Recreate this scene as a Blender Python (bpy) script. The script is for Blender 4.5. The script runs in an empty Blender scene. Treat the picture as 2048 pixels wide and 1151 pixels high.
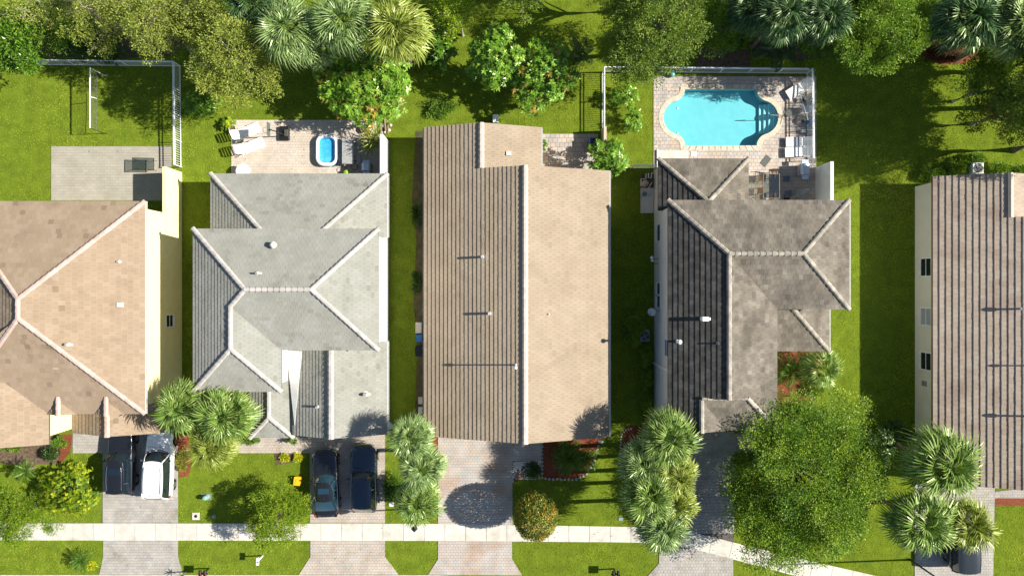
import bpy, math, random
import numpy as np
from mathutils import Vector, Matrix
from mathutils.geometry import tessellate_polygon

R = math.radians
rng = np.random.default_rng(7)
random.seed(11)
scene = bpy.context.scene
col = scene.collection

# ------------------------------------------------------------------ camera, sky, sun, exposure
CAM_H = 52.0
F_PX = 1430.0
cam_d = bpy.data.cameras.new('camera')
cam = bpy.data.objects.new('camera', cam_d)
col.objects.link(cam)
cam.location = (0, 0, CAM_H)
cam.rotation_euler = (0, 0, 0)
cam_d.sensor_width = 36.0
cam_d.lens = 36.0 * F_PX / 2048.0
cam_d.clip_start = 0.5
cam_d.clip_end = 2000
scene.camera = cam

SUN_EL, SUN_AZ = 36.0, 2.2          # elevation; degrees from +X towards +Y
world = bpy.data.worlds.new('World')
scene.world = world
world.use_nodes = True
wn = world.node_tree.nodes
wl = world.node_tree.links
bg = wn['Background']
sky = wn.new('ShaderNodeTexSky')
sky.sky_type = 'NISHITA'
sky.sun_disc = False
sky.sun_elevation = R(SUN_EL)
sky.sun_rotation = R(90 - SUN_AZ)
sky.air_density = 1.0
sky.dust_density = 0.6
wl.new(sky.outputs['Color'], bg.inputs['Color'])
bg.inputs['Strength'].default_value = 0.062
sun_d = bpy.data.lights.new('sun', 'SUN')
sun_d.energy = 4.6
sun_d.angle = R(0.5)
sun_d.color = (1.0, 0.95, 0.86)
sun = bpy.data.objects.new('sun', sun_d)
col.objects.link(sun)
sv = Vector((math.cos(R(SUN_EL)) * math.cos(R(SUN_AZ)), math.cos(R(SUN_EL)) * math.sin(R(SUN_AZ)), math.sin(R(SUN_EL))))
sun.rotation_euler = sv.to_track_quat('Z', 'Y').to_euler()
sun.location = sv * 80
scene.view_settings.view_transform = 'Standard'
scene.view_settings.look = 'None'
scene.view_settings.gamma = 1.0
scene.view_settings.use_curve_mapping = False
scene.view_settings.exposure = 1.10

# ------------------------------------------------------------------ helpers
def G(px, py, z=0.0):
    """a measured point of the photograph, at height z, as world X, Y"""
    k = (CAM_H - z) / F_PX
    return ((px - 1024.0) * k, (575.5 - py) * k)

def G3(px, py, z=0.0):
    x, y = G(px, py, z)
    return Vector((x, y, z))

def tag(o, label=None, cat=None, group=None, kind=None):
    if label: o['label'] = label
    if cat: o['category'] = cat
    if group: o['group'] = group
    if kind: o['kind'] = kind
    return o

def empty(name, loc=(0, 0, 0), rz=0.0, label=None, cat=None, group=None, parent=None):
    o = bpy.data.objects.new(name, None)
    col.objects.link(o)
    o.location = loc
    o.rotation_euler = (0, 0, rz)
    o.empty_display_size = 0.3
    if parent: o.parent = parent
    return tag(o, label, cat, group)

def kids(o):
    return [c for c in bpy.data.objects if c.parent == o]

def copy_tree(o, loc, rz=0.0, label=None, scale=None, _top=True, parent=None, cm=None):
    if cm is None:
        cm = {}
        for c in bpy.data.objects:
            if c.parent: cm.setdefault(c.parent.name, []).append(c)
    c = o.copy()
    col.objects.link(c)
    if _top:
        c.location = loc
        c.rotation_euler = (0, 0, rz)
        if label: c['label'] = label
        if scale: c.scale = (scale,) * 3 if not hasattr(scale, '__len__') else scale
    else:
        c.parent = parent
    for ch in cm.get(o.name, []):
        copy_tree(ch, None, _top=False, parent=c, cm=cm)
    return c

class MB:
    """collects faces, links them as one mesh object"""
    def __init__(s):
        s.v = []; s.f = []; s.t = []; s.cur = 0.5
    def poly(s, pts, tone=None):
        n = len(s.v)
        s.v += [tuple(p) for p in pts]
        s.f.append(tuple(range(n, n + len(pts))))
        s.t.append(s.cur if tone is None else tone)
        return s
    def quadstrip(s, A, B, closed=False):
        n = len(s.v); m = len(A)
        s.v += [tuple(p) for p in A] + [tuple(p) for p in B]
        for i in range(m if closed else m - 1):
            j = (i + 1) % m
            s.f.append((n + i, n + j, n + m + j, n + m + i)); s.t.append(s.cur)
        return s
    def grid(s, rows):
        n = len(s.v); m = len(rows[0])
        for r in rows: s.v += [tuple(p) for p in r]
        for a in range(len(rows) - 1):
            for i in range(m - 1):
                s.f.append((n + a * m + i, n + a * m + i + 1, n + (a + 1) * m + i + 1, n + (a + 1) * m + i)); s.t.append(s.cur)
        return s
    def box(s, x0, x1, y0, y1, z0, z1, M=None, tone=None):
        P = [Vector((x, y, z)) for z in (z0, z1) for x, y in ((x0, y0), (x1, y0), (x1, y1), (x0, y1))]
        if M is not None: P = [M @ p for p in P]
        n = len(s.v); s.v += [tuple(p) for p in P]
        for f in ((0, 3, 2, 1), (4, 5, 6, 7), (0, 1, 5, 4), (1, 2, 6, 5), (2, 3, 7, 6), (3, 0, 4, 7)):
            s.f.append(tuple(n + i for i in f)); s.t.append(s.cur if tone is None else tone)
        return s
    def cbox(s, c, d, M=None, tone=None):
        return s.box(c[0] - d[0] / 2, c[0] + d[0] / 2, c[1] - d[1] / 2, c[1] + d[1] / 2, c[2] - d[2] / 2, c[2] + d[2] / 2, M, tone)
    def prism(s, pts, z0, z1, bottom=True):
        a = [(p[0], p[1], z0) for p in pts]; b = [(p[0], p[1], z1) for p in pts]
        s.quadstrip(a, b, True)
        s.poly(b)
        if bottom: s.poly(a[::-1])
        return s
    def tube(s, pts, rad, n=8, caps=True):
        pts = [Vector(p) for p in pts]
        rs = rad if hasattr(rad, '__len__') else [rad] * len(pts)
        rings = []
        for i, p in enumerate(pts):
            d = (pts[min(i + 1, len(pts) - 1)] - pts[max(i - 1, 0)]).normalized()
            a = d.cross(Vector((0, 0, 1)))
            if a.length < 1e-3: a = d.cross(Vector((1, 0, 0)))
            a.normalize(); b = d.cross(a)
            rings.append([p + (a * math.cos(k * 2 * math.pi / n) + b * math.sin(k * 2 * math.pi / n)) * rs[i] for k in range(n)])
        for i in range(len(rings) - 1): s.quadstrip(rings[i], rings[i + 1], True)
        if caps:
            s.poly(rings[0]); s.poly(rings[-1][::-1])
        return s
    def cyl(s, c, r, h, n=16, r2=None):
        """vertical, c = centre of the base"""
        r2 = r if r2 is None else r2
        A = [(c[0] + r * math.cos(2 * math.pi * k / n), c[1] + r * math.sin(2 * math.pi * k / n), c[2]) for k in range(n)]
        B = [(c[0] + r2 * math.cos(2 * math.pi * k / n), c[1] + r2 * math.sin(2 * math.pi * k / n), c[2] + h) for k in range(n)]
        s.quadstrip(A, B, True); s.poly(B); s.poly(A[::-1])
        return s
    def lathe(s, c, prof, n=16):
        rings = [[(c[0] + r * math.cos(2 * math.pi * k / n), c[1] + r * math.sin(2 * math.pi * k / n), c[2] + z) for k in range(n)] for r, z in prof]
        for i in range(len(rings) - 1): s.quadstrip(rings[i], rings[i + 1], True)
        s.poly(rings[-1]); s.poly(rings[0][::-1])
        return s
    def mesh(s, name, m):
        me = bpy.data.meshes.new(name)
        me.from_pydata(s.v, [], s.f)
        at = me.attributes.new('tone', 'FLOAT', 'FACE')
        at.data.foreach_set('value', s.t)
        if m: me.materials.append(m)
        me.update()
        return me
    def build(s, name, m, parent=None, smooth=False, loc=None, rz=None, sub=0, bevel=0):
        me = s.mesh(name, m)
        if smooth: me.polygons.foreach_set('use_smooth', [True] * len(me.polygons))
        o = bpy.data.objects.new(name, me)
        col.objects.link(o)
        if parent: o.parent = parent
        if loc is not None: o.location = loc
        if rz is not None: o.rotation_euler = (0, 0, rz)
        if bevel:
            b = o.modifiers.new('bevel', 'BEVEL'); b.width = bevel; b.segments = 2; b.limit_method = 'ANGLE'
        if sub:
            b = o.modifiers.new('sub', 'SUBSURF'); b.levels = sub; b.render_levels = sub
        return o

def link(name, me, loc, parent=None, rot=None, scale=None):
    o = bpy.data.objects.new(name, me)
    col.objects.link(o)
    o.location = loc
    if rot is not None: o.rotation_euler = rot
    if scale is not None: o.scale = scale
    if parent: o.parent = parent
    return o

def tess(loops, z):
    """faces of a flat polygon with holes"""
    L = [[Vector((p[0], p[1], 0)) for p in l] for l in loops]
    tris = tessellate_polygon(L)
    flat = [(p[0], p[1], z) for l in loops for p in l]
    return flat, [tuple(t) for t in tris]

def flat_obj(name, loops, z, m, parent=None, kind=None):
    v, f = tess(loops, z)
    me = bpy.data.meshes.new(name)
    # make every face look up
    ff = []
    for a, b, c in f:
        A, B, C_ = Vector(v[a]), Vector(v[b]), Vector(v[c])
        ff.append((a, b, c) if (B - A).cross(C_ - A).z > 0 else (a, c, b))
    me.from_pydata(v, [], ff)
    me.materials.append(m)
    o = bpy.data.objects.new(name, me)
    col.objects.link(o)
    if parent: o.parent = parent
    if kind: o['kind'] = kind
    return o

def clip(subj, conv):
    """Sutherland-Hodgman, conv counter-clockwise convex, both lists of (x, y)"""
    out = subj
    n = len(conv)
    for i in range(n):
        ax, ay = conv[i]; bx, by = conv[(i + 1) % n]
        ex, ey = bx - ax, by - ay
        inp = out; out = []
        if not inp: return []
        px_, py_ = inp[-1]
        ps = ex * (py_ - ay) - ey * (px_ - ax)
        for (qx, qy) in inp:
            qs = ex * (qy - ay) - ey * (qx - ax)
            if (qs >= 0) != (ps >= 0):
                t = ps / (ps - qs)
                out.append((px_ + (qx - px_) * t, py_ + (qy - py_) * t))
            if qs >= 0: out.append((qx, qy))
            px_, py_, ps = qx, qy, qs
    # drop slivers
    a = 0
    for i in range(len(out)):
        x0, y0 = out[i]; x1, y1 = out[(i + 1) % len(out)]
        a += x0 * y1 - x1 * y0
    return out if a > 0.0016 else []

def ccw(poly):
    a = sum(poly[i][0] * poly[(i + 1) % len(poly)][1] - poly[(i + 1) % len(poly)][0] * poly[i][1] for i in range(len(poly)))
    return list(poly) if a > 0 else list(poly)[::-1]

def in_poly(P, poly):
    x, y = P[:, 0], P[:, 1]
    ins = np.zeros(len(P), bool)
    n = len(poly)
    for i in range(n):
        x0, y0 = poly[i]; x1, y1 = poly[(i + 1) % n]
        if y0 == y1: continue
        c = ((y0 > y) != (y1 > y)) & (x < (x1 - x0) * (y - y0) / (y1 - y0) + x0)
        ins ^= c
    return ins

def vnoise(P, scale, seed=0):
    """smooth value noise on 2D points, 0..1"""
    r = np.random.default_rng(seed)
    T = r.random((64, 64))
    q = P / scale + 1000.3
    i = np.floor(q).astype(int); f = q - i
    f = f * f * (3 - 2 * f)
    x0, y0 = i[:, 0] % 64, i[:, 1] % 64
    x1, y1 = (x0 + 1) % 64, (y0 + 1) % 64
    return (T[x0, y0] * (1 - f[:, 0]) + T[x1, y0] * f[:, 0]) * (1 - f[:, 1]) + (T[x0, y1] * (1 - f[:, 0]) + T[x1, y1] * f[:, 0]) * f[:, 1]

# ------------------------------------------------------------------ materials
MATS = {}
def mat(name, c, c2=None, rough=0.7, scale=3.0, tone=0.0, spec=0.3, metal=0.0, coat=0.0, bump=0.0, bscale=40.0, stretch=None, ramp=None, detail=6, contrast=(0.35, 0.65), stain=None):
    """principled material: noise mix of c and c2, optional per-piece tone, bump and stains"""
    if name in MATS: return MATS[name]
    m = bpy.data.materials.new(name); m.use_nodes = True
    N = m.node_tree.nodes; L = m.node_tree.links
    b = N['Principled BSDF']
    b.inputs['Roughness'].default_value = rough
    b.inputs['Metallic'].default_value = metal
    b.inputs['Specular IOR Level'].default_value = spec
    if coat: b.inputs['Coat Weight'].default_value = coat; b.inputs['Coat Roughness'].default_value = 0.04
    tc = N.new('ShaderNodeNewGeometry')
    src = tc.outputs['Position']
    if stretch:
        mp = N.new('ShaderNodeMapping'); mp.inputs['Scale'].default_value = stretch
        L.new(src, mp.inputs['Vector']); src = mp.outputs['Vector']
    out = None
    if c2 is not None:
        nz = N.new('ShaderNodeTexNoise'); nz.inputs['Scale'].default_value = scale; nz.inputs['Detail'].default_value = detail
        L.new(src, nz.inputs['Vector'])
        mr = N.new('ShaderNodeMapRange'); mr.inputs['From Min'].default_value = contrast[0]; mr.inputs['From Max'].default_value = contrast[1]
        L.new(nz.outputs['Fac'], mr.inputs['Value'])
        mx = N.new('ShaderNodeMix'); mx.data_type = 'RGBA'
        mx.inputs['A'].default_value = (*c, 1); mx.inputs['B'].default_value = (*c2, 1)
        L.new(mr.outputs['Result'], mx.inputs['Factor'])
        out = mx.outputs['Result']
    if ramp or tone:
        at = N.new('ShaderNodeAttribute'); at.attribute_name = 'tone'
    if ramp:
        cr = N.new('ShaderNodeValToRGB')
        e = cr.color_ramp.elements
        while len(e) < len(ramp): e.new(0.5)
        for k, (p, cc) in enumerate(ramp):
            e[k].position = p; e[k].color = (*cc, 1)
        L.new(at.outputs['Fac'], cr.inputs['Fac'])
        if out is None: out = cr.outputs['Color']
        else:
            mm = N.new('ShaderNodeMix'); mm.data_type = 'RGBA'; mm.blend_type = 'MULTIPLY'; mm.inputs['Factor'].default_value = 1
            L.new(out, mm.inputs['A']); L.new(cr.outputs['Color'], mm.inputs['B']); out = mm.outputs['Result']
    if tone:
        mr2 = N.new('ShaderNodeMapRange'); mr2.inputs['To Min'].default_value = 1 - tone; mr2.inputs['To Max'].default_value = 1 + tone
        L.new(at.outputs['Fac'], mr2.inputs['Value'])
        vm = N.new('ShaderNodeVectorMath'); vm.operation = 'SCALE'
        if out is None:
            vm.inputs[0].default_value = c
        else: L.new(out, vm.inputs[0])
        L.new(mr2.outputs['Result'], vm.inputs['Scale']); out = vm.outputs['Vector']
    if stain:
        sc_, sp, lo, hi, cs = stain
        mp2 = N.new('ShaderNodeMapping'); mp2.inputs['Scale'].default_value = sp
        L.new(tc.outputs['Position'], mp2.inputs['Vector'])
        n3 = N.new('ShaderNodeTexNoise'); n3.inputs['Scale'].default_value = sc_; n3.inputs['Detail'].default_value = 5
        L.new(mp2.outputs['Vector'], n3.inputs['Vector'])
        m3 = N.new('ShaderNodeMapRange'); m3.inputs['From Min'].default_value = lo; m3.inputs['From Max'].default_value = hi
        L.new(n3.outputs['Fac'], m3.inputs['Value'])
        x3 = N.new('ShaderNodeMix'); x3.data_type = 'RGBA'; x3.blend_type = 'MULTIPLY'
        x3.inputs['B'].default_value = (*cs, 1)
        L.new(m3.outputs['Result'], x3.inputs['Factor'])
        if out is None: x3.inputs['A'].default_value = (*c, 1)
        else: L.new(out, x3.inputs['A'])
        out = x3.outputs['Result']
    if out is None: b.inputs['Base Color'].default_value = (*c, 1)
    else: L.new(out, b.inputs['Base Color'])
    if bump:
        n2 = N.new('ShaderNodeTexNoise'); n2.inputs['Scale'].default_value = bscale; n2.inputs['Detail'].default_value = 4
        L.new(src, n2.inputs['Vector'])
        bp = N.new('ShaderNodeBump'); bp.inputs['Strength'].default_value = bump; bp.inputs['Distance'].default_value = 0.02
        L.new(n2.outputs['Fac'], bp.inputs['Height']); L.new(bp.outputs['Normal'], b.inputs['Normal'])
    MATS[name] = m
    return m

def leaf_mat(name, ramp, trans=0.35, rough=0.45, gloss=0.08, k=1.0):
    ramp = [(p_, tuple(min(.8, q_ * k * f_) for q_, f_ in zip(c_, (.93, 1.08, .95)))) for p_, c_ in ramp]
    if name in MATS: return MATS[name]
    m = bpy.data.materials.new(name); m.use_nodes = True
    N = m.node_tree.nodes; L = m.node_tree.links
    for n in list(N):
        if n.type == 'BSDF_PRINCIPLED': N.remove(n)
    out = N['Material Output']
    at = N.new('ShaderNodeAttribute'); at.attribute_name = 'tone'
    cr = N.new('ShaderNodeValToRGB'); e = cr.color_ramp.elements
    while len(e) < len(ramp): e.new(0.5)
    for k, (p, cc) in enumerate(ramp): e[k].position = p; e[k].color = (*cc, 1)
    L.new(at.outputs['Fac'], cr.inputs['Fac'])
    d = N.new('ShaderNodeBsdfDiffuse'); t = N.new('ShaderNodeBsdfTranslucent'); g = N.new('ShaderNodeBsdfGlossy')
    g.inputs['Roughness'].default_value = rough; g.inputs['Color'].default_value = (0.75, 0.85, 0.55, 1)
    br = N.new('ShaderNodeVectorMath'); br.operation = 'MULTIPLY'; br.inputs[1].default_value = (1.25, 1.2, 0.6)
    L.new(cr.outputs['Color'], d.inputs['Color']); L.new(cr.outputs['Color'], br.inputs[0]); L.new(br.outputs['Vector'], t.inputs['Color'])
    m1 = N.new('ShaderNodeMixShader'); m1.inputs['Fac'].default_value = trans
    m2 = N.new('ShaderNodeMixShader'); m2.inputs['Fac'].default_value = gloss * .3
    L.new(d.outputs['BSDF'], m1.inputs[1]); L.new(t.outputs['BSDF'], m1.inputs[2])
    L.new(m1.outputs['Shader'], m2.inputs[1]); L.new(g.outputs['BSDF'], m2.inputs[2])
    L.new(m2.outputs['Shader'], out.inputs['Surface'])
    MATS[name] = m
    return m

WHITE = mat('white_paint', (0.78, 0.77, 0.74), (0.68, 0.67, 0.63), rough=0.5, scale=4)
WPLAS = mat('white_plastic', (0.80, 0.80, 0.78), rough=0.4)
BLACKP = mat('black_paint', (0.012, 0.012, 0.013), rough=0.4, spec=0.5)
STEEL = mat('steel', (0.42, 0.43, 0.44), (0.3, 0.31, 0.32), rough=0.35, metal=0.8, scale=8)
DARKGLASS = mat('dark_glass', (0.012, 0.015, 0.016), rough=0.06, spec=0.9)
RUBBER = mat('rubber', (0.012, 0.012, 0.012), rough=0.85)
PVC = mat('pvc_pipe', (0.72, 0.72, 0.68), rough=0.45)
GREY = mat('grey_plastic', (0.22, 0.23, 0.24), (0.15, 0.16, 0.17), rough=0.6)
WOOD = mat('weathered_wood', (0.30, 0.22, 0.15), (0.17, 0.12, 0.08), rough=0.8, scale=4, stretch=(1, 12, 1))
CONC = mat('concrete', (0.58, 0.55, 0.48), (0.50, 0.47, 0.41), rough=0.9, scale=2.2, tone=0.07, bump=0.3, stain=(0.8, (1, 1, 1), 0.55, 0.75, (0.8, 0.77, 0.7)))
MULCH = mat('red_mulch', (0.26, 0.07, 0.028), (0.10, 0.03, 0.015), rough=0.95, scale=14, bump=1.0, bscale=30)
SOIL = mat('soil', (0.16, 0.11, 0.07), (0.08, 0.055, 0.035), rough=1, scale=6, bump=0.6)
BARK = mat('bark', (0.22, 0.18, 0.14), (0.11, 0.09, 0.07), rough=0.95, scale=9, bump=0.8)
PALEBARK = mat('pale_bark', (0.42, 0.38, 0.32), (0.26, 0.23, 0.19), rough=0.95, scale=7, bump=0.5)
PALMBARK = mat('palm_bark', (0.20, 0.16, 0.12), (0.10, 0.08, 0.06), rough=0.95, scale=3, stretch=(1, 1, 10), bump=0.9, bscale=12)
# ------------------------------------------------------------------ ground surfaces (measured outlines)
def PX(*pts, z=0.0):
    return [G(x, y, z) for x, y in pts]

# the pool's outline: straight long sides, round ends, scooped corners
def pool_outline(off=0.0):
    k = CAM_H / F_PX
    cx, cy = G(1441.5, 235)
    hx, hy = 73 * k, 57.5 * k            # half of the straight side, half height
    sx, sy = 88 * k, 35 * k              # where the scoops end
    ex = 116 * k                         # outermost point of the round ends
    q = []
    def arc(p0, p1, bulge, n):
        p0 = np.array(p0); p1 = np.array(p1)
        d = p1 - p0; L = np.hypot(*d); nrm = np.array((d[1], -d[0])) / L
        h = bulge; r = (L * L / 4 + h * h) / (2 * abs(h)); c = (p0 + p1) / 2 + nrm * (h - math.copysign(r, h))
        a0 = math.atan2(*(p0 - c)[::-1]); a1 = math.atan2(*(p1 - c)[::-1])
        da = (a1 - a0 + math.pi) % (2 * math.pi) - math.pi
        return [tuple(c + r * np.array((math.cos(a0 + da * i / n), math.sin(a0 + da * i / n)))) for i in range(n)]
    q += arc((hx, -hy), (sx, -sy), -0.16, 5)
    q += arc((sx, -sy), (sx, sy), ex - sx, 14)
    q += arc((sx, sy), (hx, hy), -0.16, 5)
    q += [(hx, hy), (hx * .33, hy), (-hx * .33, hy)]
    q += arc((-hx, hy), (-sx, sy), -0.16, 5)
    q += arc((-sx, sy), (-sx, -sy), ex - sx, 14)
    q += arc((-sx, -sy), (-hx, -hy), -0.16, 5)
    q += [(-hx, -hy), (-hx * .33, -hy), (hx * .33, -hy)]
    out = []
    n = len(q)
    for i in range(n):
        a = Vector(q[i - 1]); b = Vector(q[i]); c = Vector(q[(i + 1) % n])
        t1 = (b - a).normalized(); t2 = (c - b).normalized()
        n1 = Vector((t1.y, -t1.x)); n2 = Vector((t2.y, -t2.x))
        nn = (n1 + n2).normalized(); s = off / max(0.5, nn.dot(n1))
        out.append((b.x + nn.x * s + cx, b.y + nn.y * s + cy))
    return out
POOL = pool_outline(0)
POOL_OUT = pool_outline(0.30)

BIG = 320
LAWN_BASE = mat('lawn_soil', (0.14, 0.185, 0.016), (0.10, 0.135, 0.012), rough=1, scale=1.3, spec=0.05)
flat_obj('ground', [[(-BIG, -BIG), (BIG, -BIG), (BIG, BIG), (-BIG, BIG)], POOL_OUT[::-1]], 0.0, LAWN_BASE, kind='structure')

# street and kerb below the verge
kerb_px = [(-1500, 1148), (200, 1148), (870, 1148.5), (1100, 1156), (1300, 1172), (1600, 1215), (1900, 1290), (2400, 1450), (3600, 1950)]
ASPH = mat('asphalt', (0.055, 0.055, 0.055), (0.04, 0.04, 0.041), rough=0.95, scale=6, bump=0.4)
KERBM = mat('kerb_concrete', (0.50, 0.47, 0.41), (0.40, 0.37, 0.32), rough=0.9, scale=3)
kp = [G(*p) for p in kerb_px]
low = [(x, y - 14) for x, y in kp]
flat_obj('street', [kp + low[::-1]], 0.006, ASPH, kind='structure')
kb = MB()
for i in range(len(kp) - 1):
    a, b = kp[i], kp[i + 1]
    kb.prism([(a[0], a[1] - .35), (b[0], b[1] - .35), (b[0], b[1]), (a[0], a[1])], 0.0, 0.06)
kb.build('kerb', KERBM)['kind'] = 'structure'

EXCL = []            # outlines where no grass grows

def pave(name, pieces, du, dv, m, base_m, z0=0.012, th=0.03, gap=0.012, ang=0.0, bond=0.5, skip=None, seed=1, lift=0.004, ind=0, origin=(0, 0), tonefn=None, piece='paver', parent=None, label=None):
    """a paved surface: base sheet plus one raised piece per stone"""
    r = random.Random(seed)
    o = parent or empty(name)
    if not parent:
        o['kind'] = 'structure'
    mb = MB(); nind = 0; proto = []
    ca, sa = math.cos(ang), math.sin(ang)
    for poly in pieces:
        poly = ccw(poly)
        EXCL.append(poly)
        L = [((x * ca + y * sa), (-x * sa + y * ca)) for x, y in poly]
        u0 = min(p[0] for p in L); u1 = max(p[0] for p in L); v0 = min(p[1] for p in L); v1 = max(p[1] for p in L)
        j0 = int(math.floor((v0 - origin[1]) / dv)); j1 = int(math.ceil((v1 - origin[1]) / dv))
        for j in range(j0, j1):
            sh = (j % 2) * bond * du
            i0 = int(math.floor((u0 - sh - origin[0]) / du)); i1 = int(math.ceil((u1 - sh - origin[0]) / du))
            for i in range(i0, i1):
                a0 = origin[0] + sh + i * du + gap / 2; b0 = origin[1] + j * dv + gap / 2
                rect = [(a0, b0), (a0 + du - gap, b0), (a0 + du - gap, b0 + dv - gap), (a0, b0 + dv - gap)]
                W = [(u * ca - v * sa, u * sa + v * ca) for u, v in rect]
                cxy = (sum(p[0] for p in W) / 4, sum(p[1] for p in W) / 4)
                if skip and skip(cxy): continue
                c = clip(W, poly)
                if len(c) < 3: continue
                z = z0 + th + r.uniform(-lift, lift)
                t = r.random()
                if tonefn: t = tonefn(cxy, t)
                if ind and nind < ind:
                    q = MB(); q.cur = t
                    cc = [(p[0] - cxy[0], p[1] - cxy[1]) for p in c]
                    q.prism(cc, 0, z - z0 + 0.002)
                    q.build(piece, m, o, loc=(cxy[0], cxy[1], z0 - 0.002))
                    nind += 1
                    continue
                a = [(p[0], p[1], z0 - 0.004) for p in c]; b = [(p[0], p[1], z) for p in c]
                mb.cur = t
                mb.quadstrip(a, b, True); mb.poly(b)
        flat_obj('joint_bed', [poly], z0, base_m, o)
    if mb.f:
        s = mb.build(piece, m, o); s['kind'] = 'stuff'
    return o

SAND = mat('joint_sand', (0.20, 0.17, 0.13), (0.13, 0.11, 0.09), rough=1, scale=5)
SAND_D = mat('joint_sand_dark', (0.10, 0.09, 0.08), rough=1)
PV_PEACH = mat('pavers_peach', (1, 1, 1), (0.80, 0.78, 0.76), rough=0.85, scale=1.1, ramp=[(0, (0.44, 0.36, 0.29)), (0.35, (0.49, 0.42, 0.345)), (0.65, (0.46, 0.415, 0.36)), (1, (0.42, 0.39, 0.35))], bump=0.3)
PV_GREY = mat('pavers_grey', (1, 1, 1), (0.82, 0.80, 0.78), rough=0.85, scale=0.9, ramp=[(0, (0.360, 0.342, 0.312)), (0.5, (0.432, 0.396, 0.348)), (1, (0.336, 0.330, 0.312))], bump=0.3, stain=(0.7, (1, 1, 1), 0.55, 0.7, (0.8, 0.76, 0.7)))
PV_LIGHT = mat('pavers_light', (1, 1, 1), (0.86, 0.84, 0.82), rough=0.85, scale=0.8, ramp=[(0, (0.515, 0.448, 0.370)), (0.5, (0.582, 0.493, 0.403)), (1, (0.470, 0.426, 0.381))], bump=0.3)
PV_SAGE = mat('pavers_sage', (1, 1, 1), (0.86, 0.85, 0.82), rough=0.85, scale=0.8, ramp=[(0, (0.36, 0.33, 0.27)), (0.5, (0.39, 0.36, 0.29)), (1, (0.34, 0.32, 0.27))], bump=0.3)
PV_DECK = mat('pavers_deck', (1, 1, 1), (0.80, 0.78, 0.76), rough=0.85, scale=1.2, ramp=[(0, (0.552, 0.444, 0.348)), (0.4, (0.504, 0.432, 0.372)), (1, (0.408, 0.384, 0.360))], bump=0.3)
PV_D3 = mat('pavers_warm', (1, 1, 1), (0.84, 0.80, 0.78), rough=0.85, scale=1.0, ramp=[(0, (0.48, 0.39, 0.325)), (0.35, (0.47, 0.42, 0.365)), (0.8, (0.42, 0.405, 0.38)), (1, (0.40, 0.41, 0.395))], bump=0.3, stain=(0.45, (1, 1, 1), 0.5, 0.7, (0.9, 0.72, 0.6)))

# driveways, each with its flared apron below the sidewalk
pave('driveway', [PX((206, 868), (206, 1045), (356, 1045), (356, 868)), PX((146, 860), (146, 905), (206, 905), (206, 860)), PX((207, 1079), (207, 1112), (356, 1112), (356, 1079)), PX((207, 1112), (199, 1148), (366, 1148), (356, 1112))], 0.26, 0.20, PV_GREY, SAND, seed=2)
pave('driveway', [PX((620, 866), (620, 1045), (770, 1045), (770, 866)), PX((466, 873), (466, 905), (620, 905), (620, 873)), PX((621, 1079), (621, 1112), (770, 1112), (770, 1079)), PX((621, 1112), (598, 1148), (797, 1148), (770, 1112))], 0.25, 0.20, PV_PEACH, SAND, seed=3)
pave('driveway', [PX((876, 866), (876, 1048), (1025, 1048), (1025, 866)), PX((1025, 880), (1025, 921), (1083, 921), (1083, 870)), PX((876, 1080), (876, 1117), (1024, 1117), (1024, 1080)), PX((876, 1117), (856, 1148), (1044, 1149), (1024, 1117))], 0.25, 0.20, PV_D3, SAND, seed=4)
pave('driveway', [PX((1318, 862), (1318, 1066), (1390, 1066), (1452, 1081), (1468, 1085), (1468, 862)), PX((1468, 866), (1468, 903), (1512, 903), (1512, 866)), PX((1318, 1090), (1318, 1125), (1466, 1125), (1466, 1113), (1380, 1096)), PX((1318, 1125), (1276, 1172), (1284, 1200), (1466, 1200), (1466, 1125))], 0.24, 0.22, PV_GREY, SAND_D, seed=5)
pave('driveway', [PX((1829, 968), (1829, 1190), (1985, 1190), (1989, 968)), PX((1989, 982), (1989, 995), (2060, 995), (2060, 975))], 0.25, 0.20, PV_GREY, SAND_D, seed=6)
# patios
pave('patio', [PX((103, 293), (103, 401), (343, 401), (343, 293))], 0.40, 0.20, PV_SAGE, SAND, seed=7, lift=0.002, gap=0.008)
pave('patio', [PX((463, 240), (463, 350), (766, 350), (766, 240))], 0.22, 0.20, PV_LIGHT, SAND, seed=8, lift=0.002, gap=0.010)
pave('patio', [PX((1083, 268), (1083, 340), (1196, 340), (1196, 268))], 0.33, 0.33, PV_DECK, SAND, seed=9, ind=290, lift=0.006, gap=0.018)

import mathutils
PO = np.array(pool_outline(0.12))
def in_pool(c):
    return bool(in_poly(np.array([c]), PO)[0])
deck = pave('pool_deck', [], 0.28, 0.26, PV_DECK, SAND, seed=10)
dk = PX((1307, 153), (1307, 402), (1632, 402), (1632, 153))
pave('pool_deck', [dk], 0.30, 0.26, PV_DECK, SAND_D, seed=10, skip=in_pool, parent=deck, gap=0.014)
for c in kids(deck):
    if c.name.startswith('joint_bed'): bpy.data.objects.remove(c)
flat_obj('joint_bed', [ccw(dk), POOL_OUT[::-1]], 0.012, SAND_D, deck)

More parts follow.
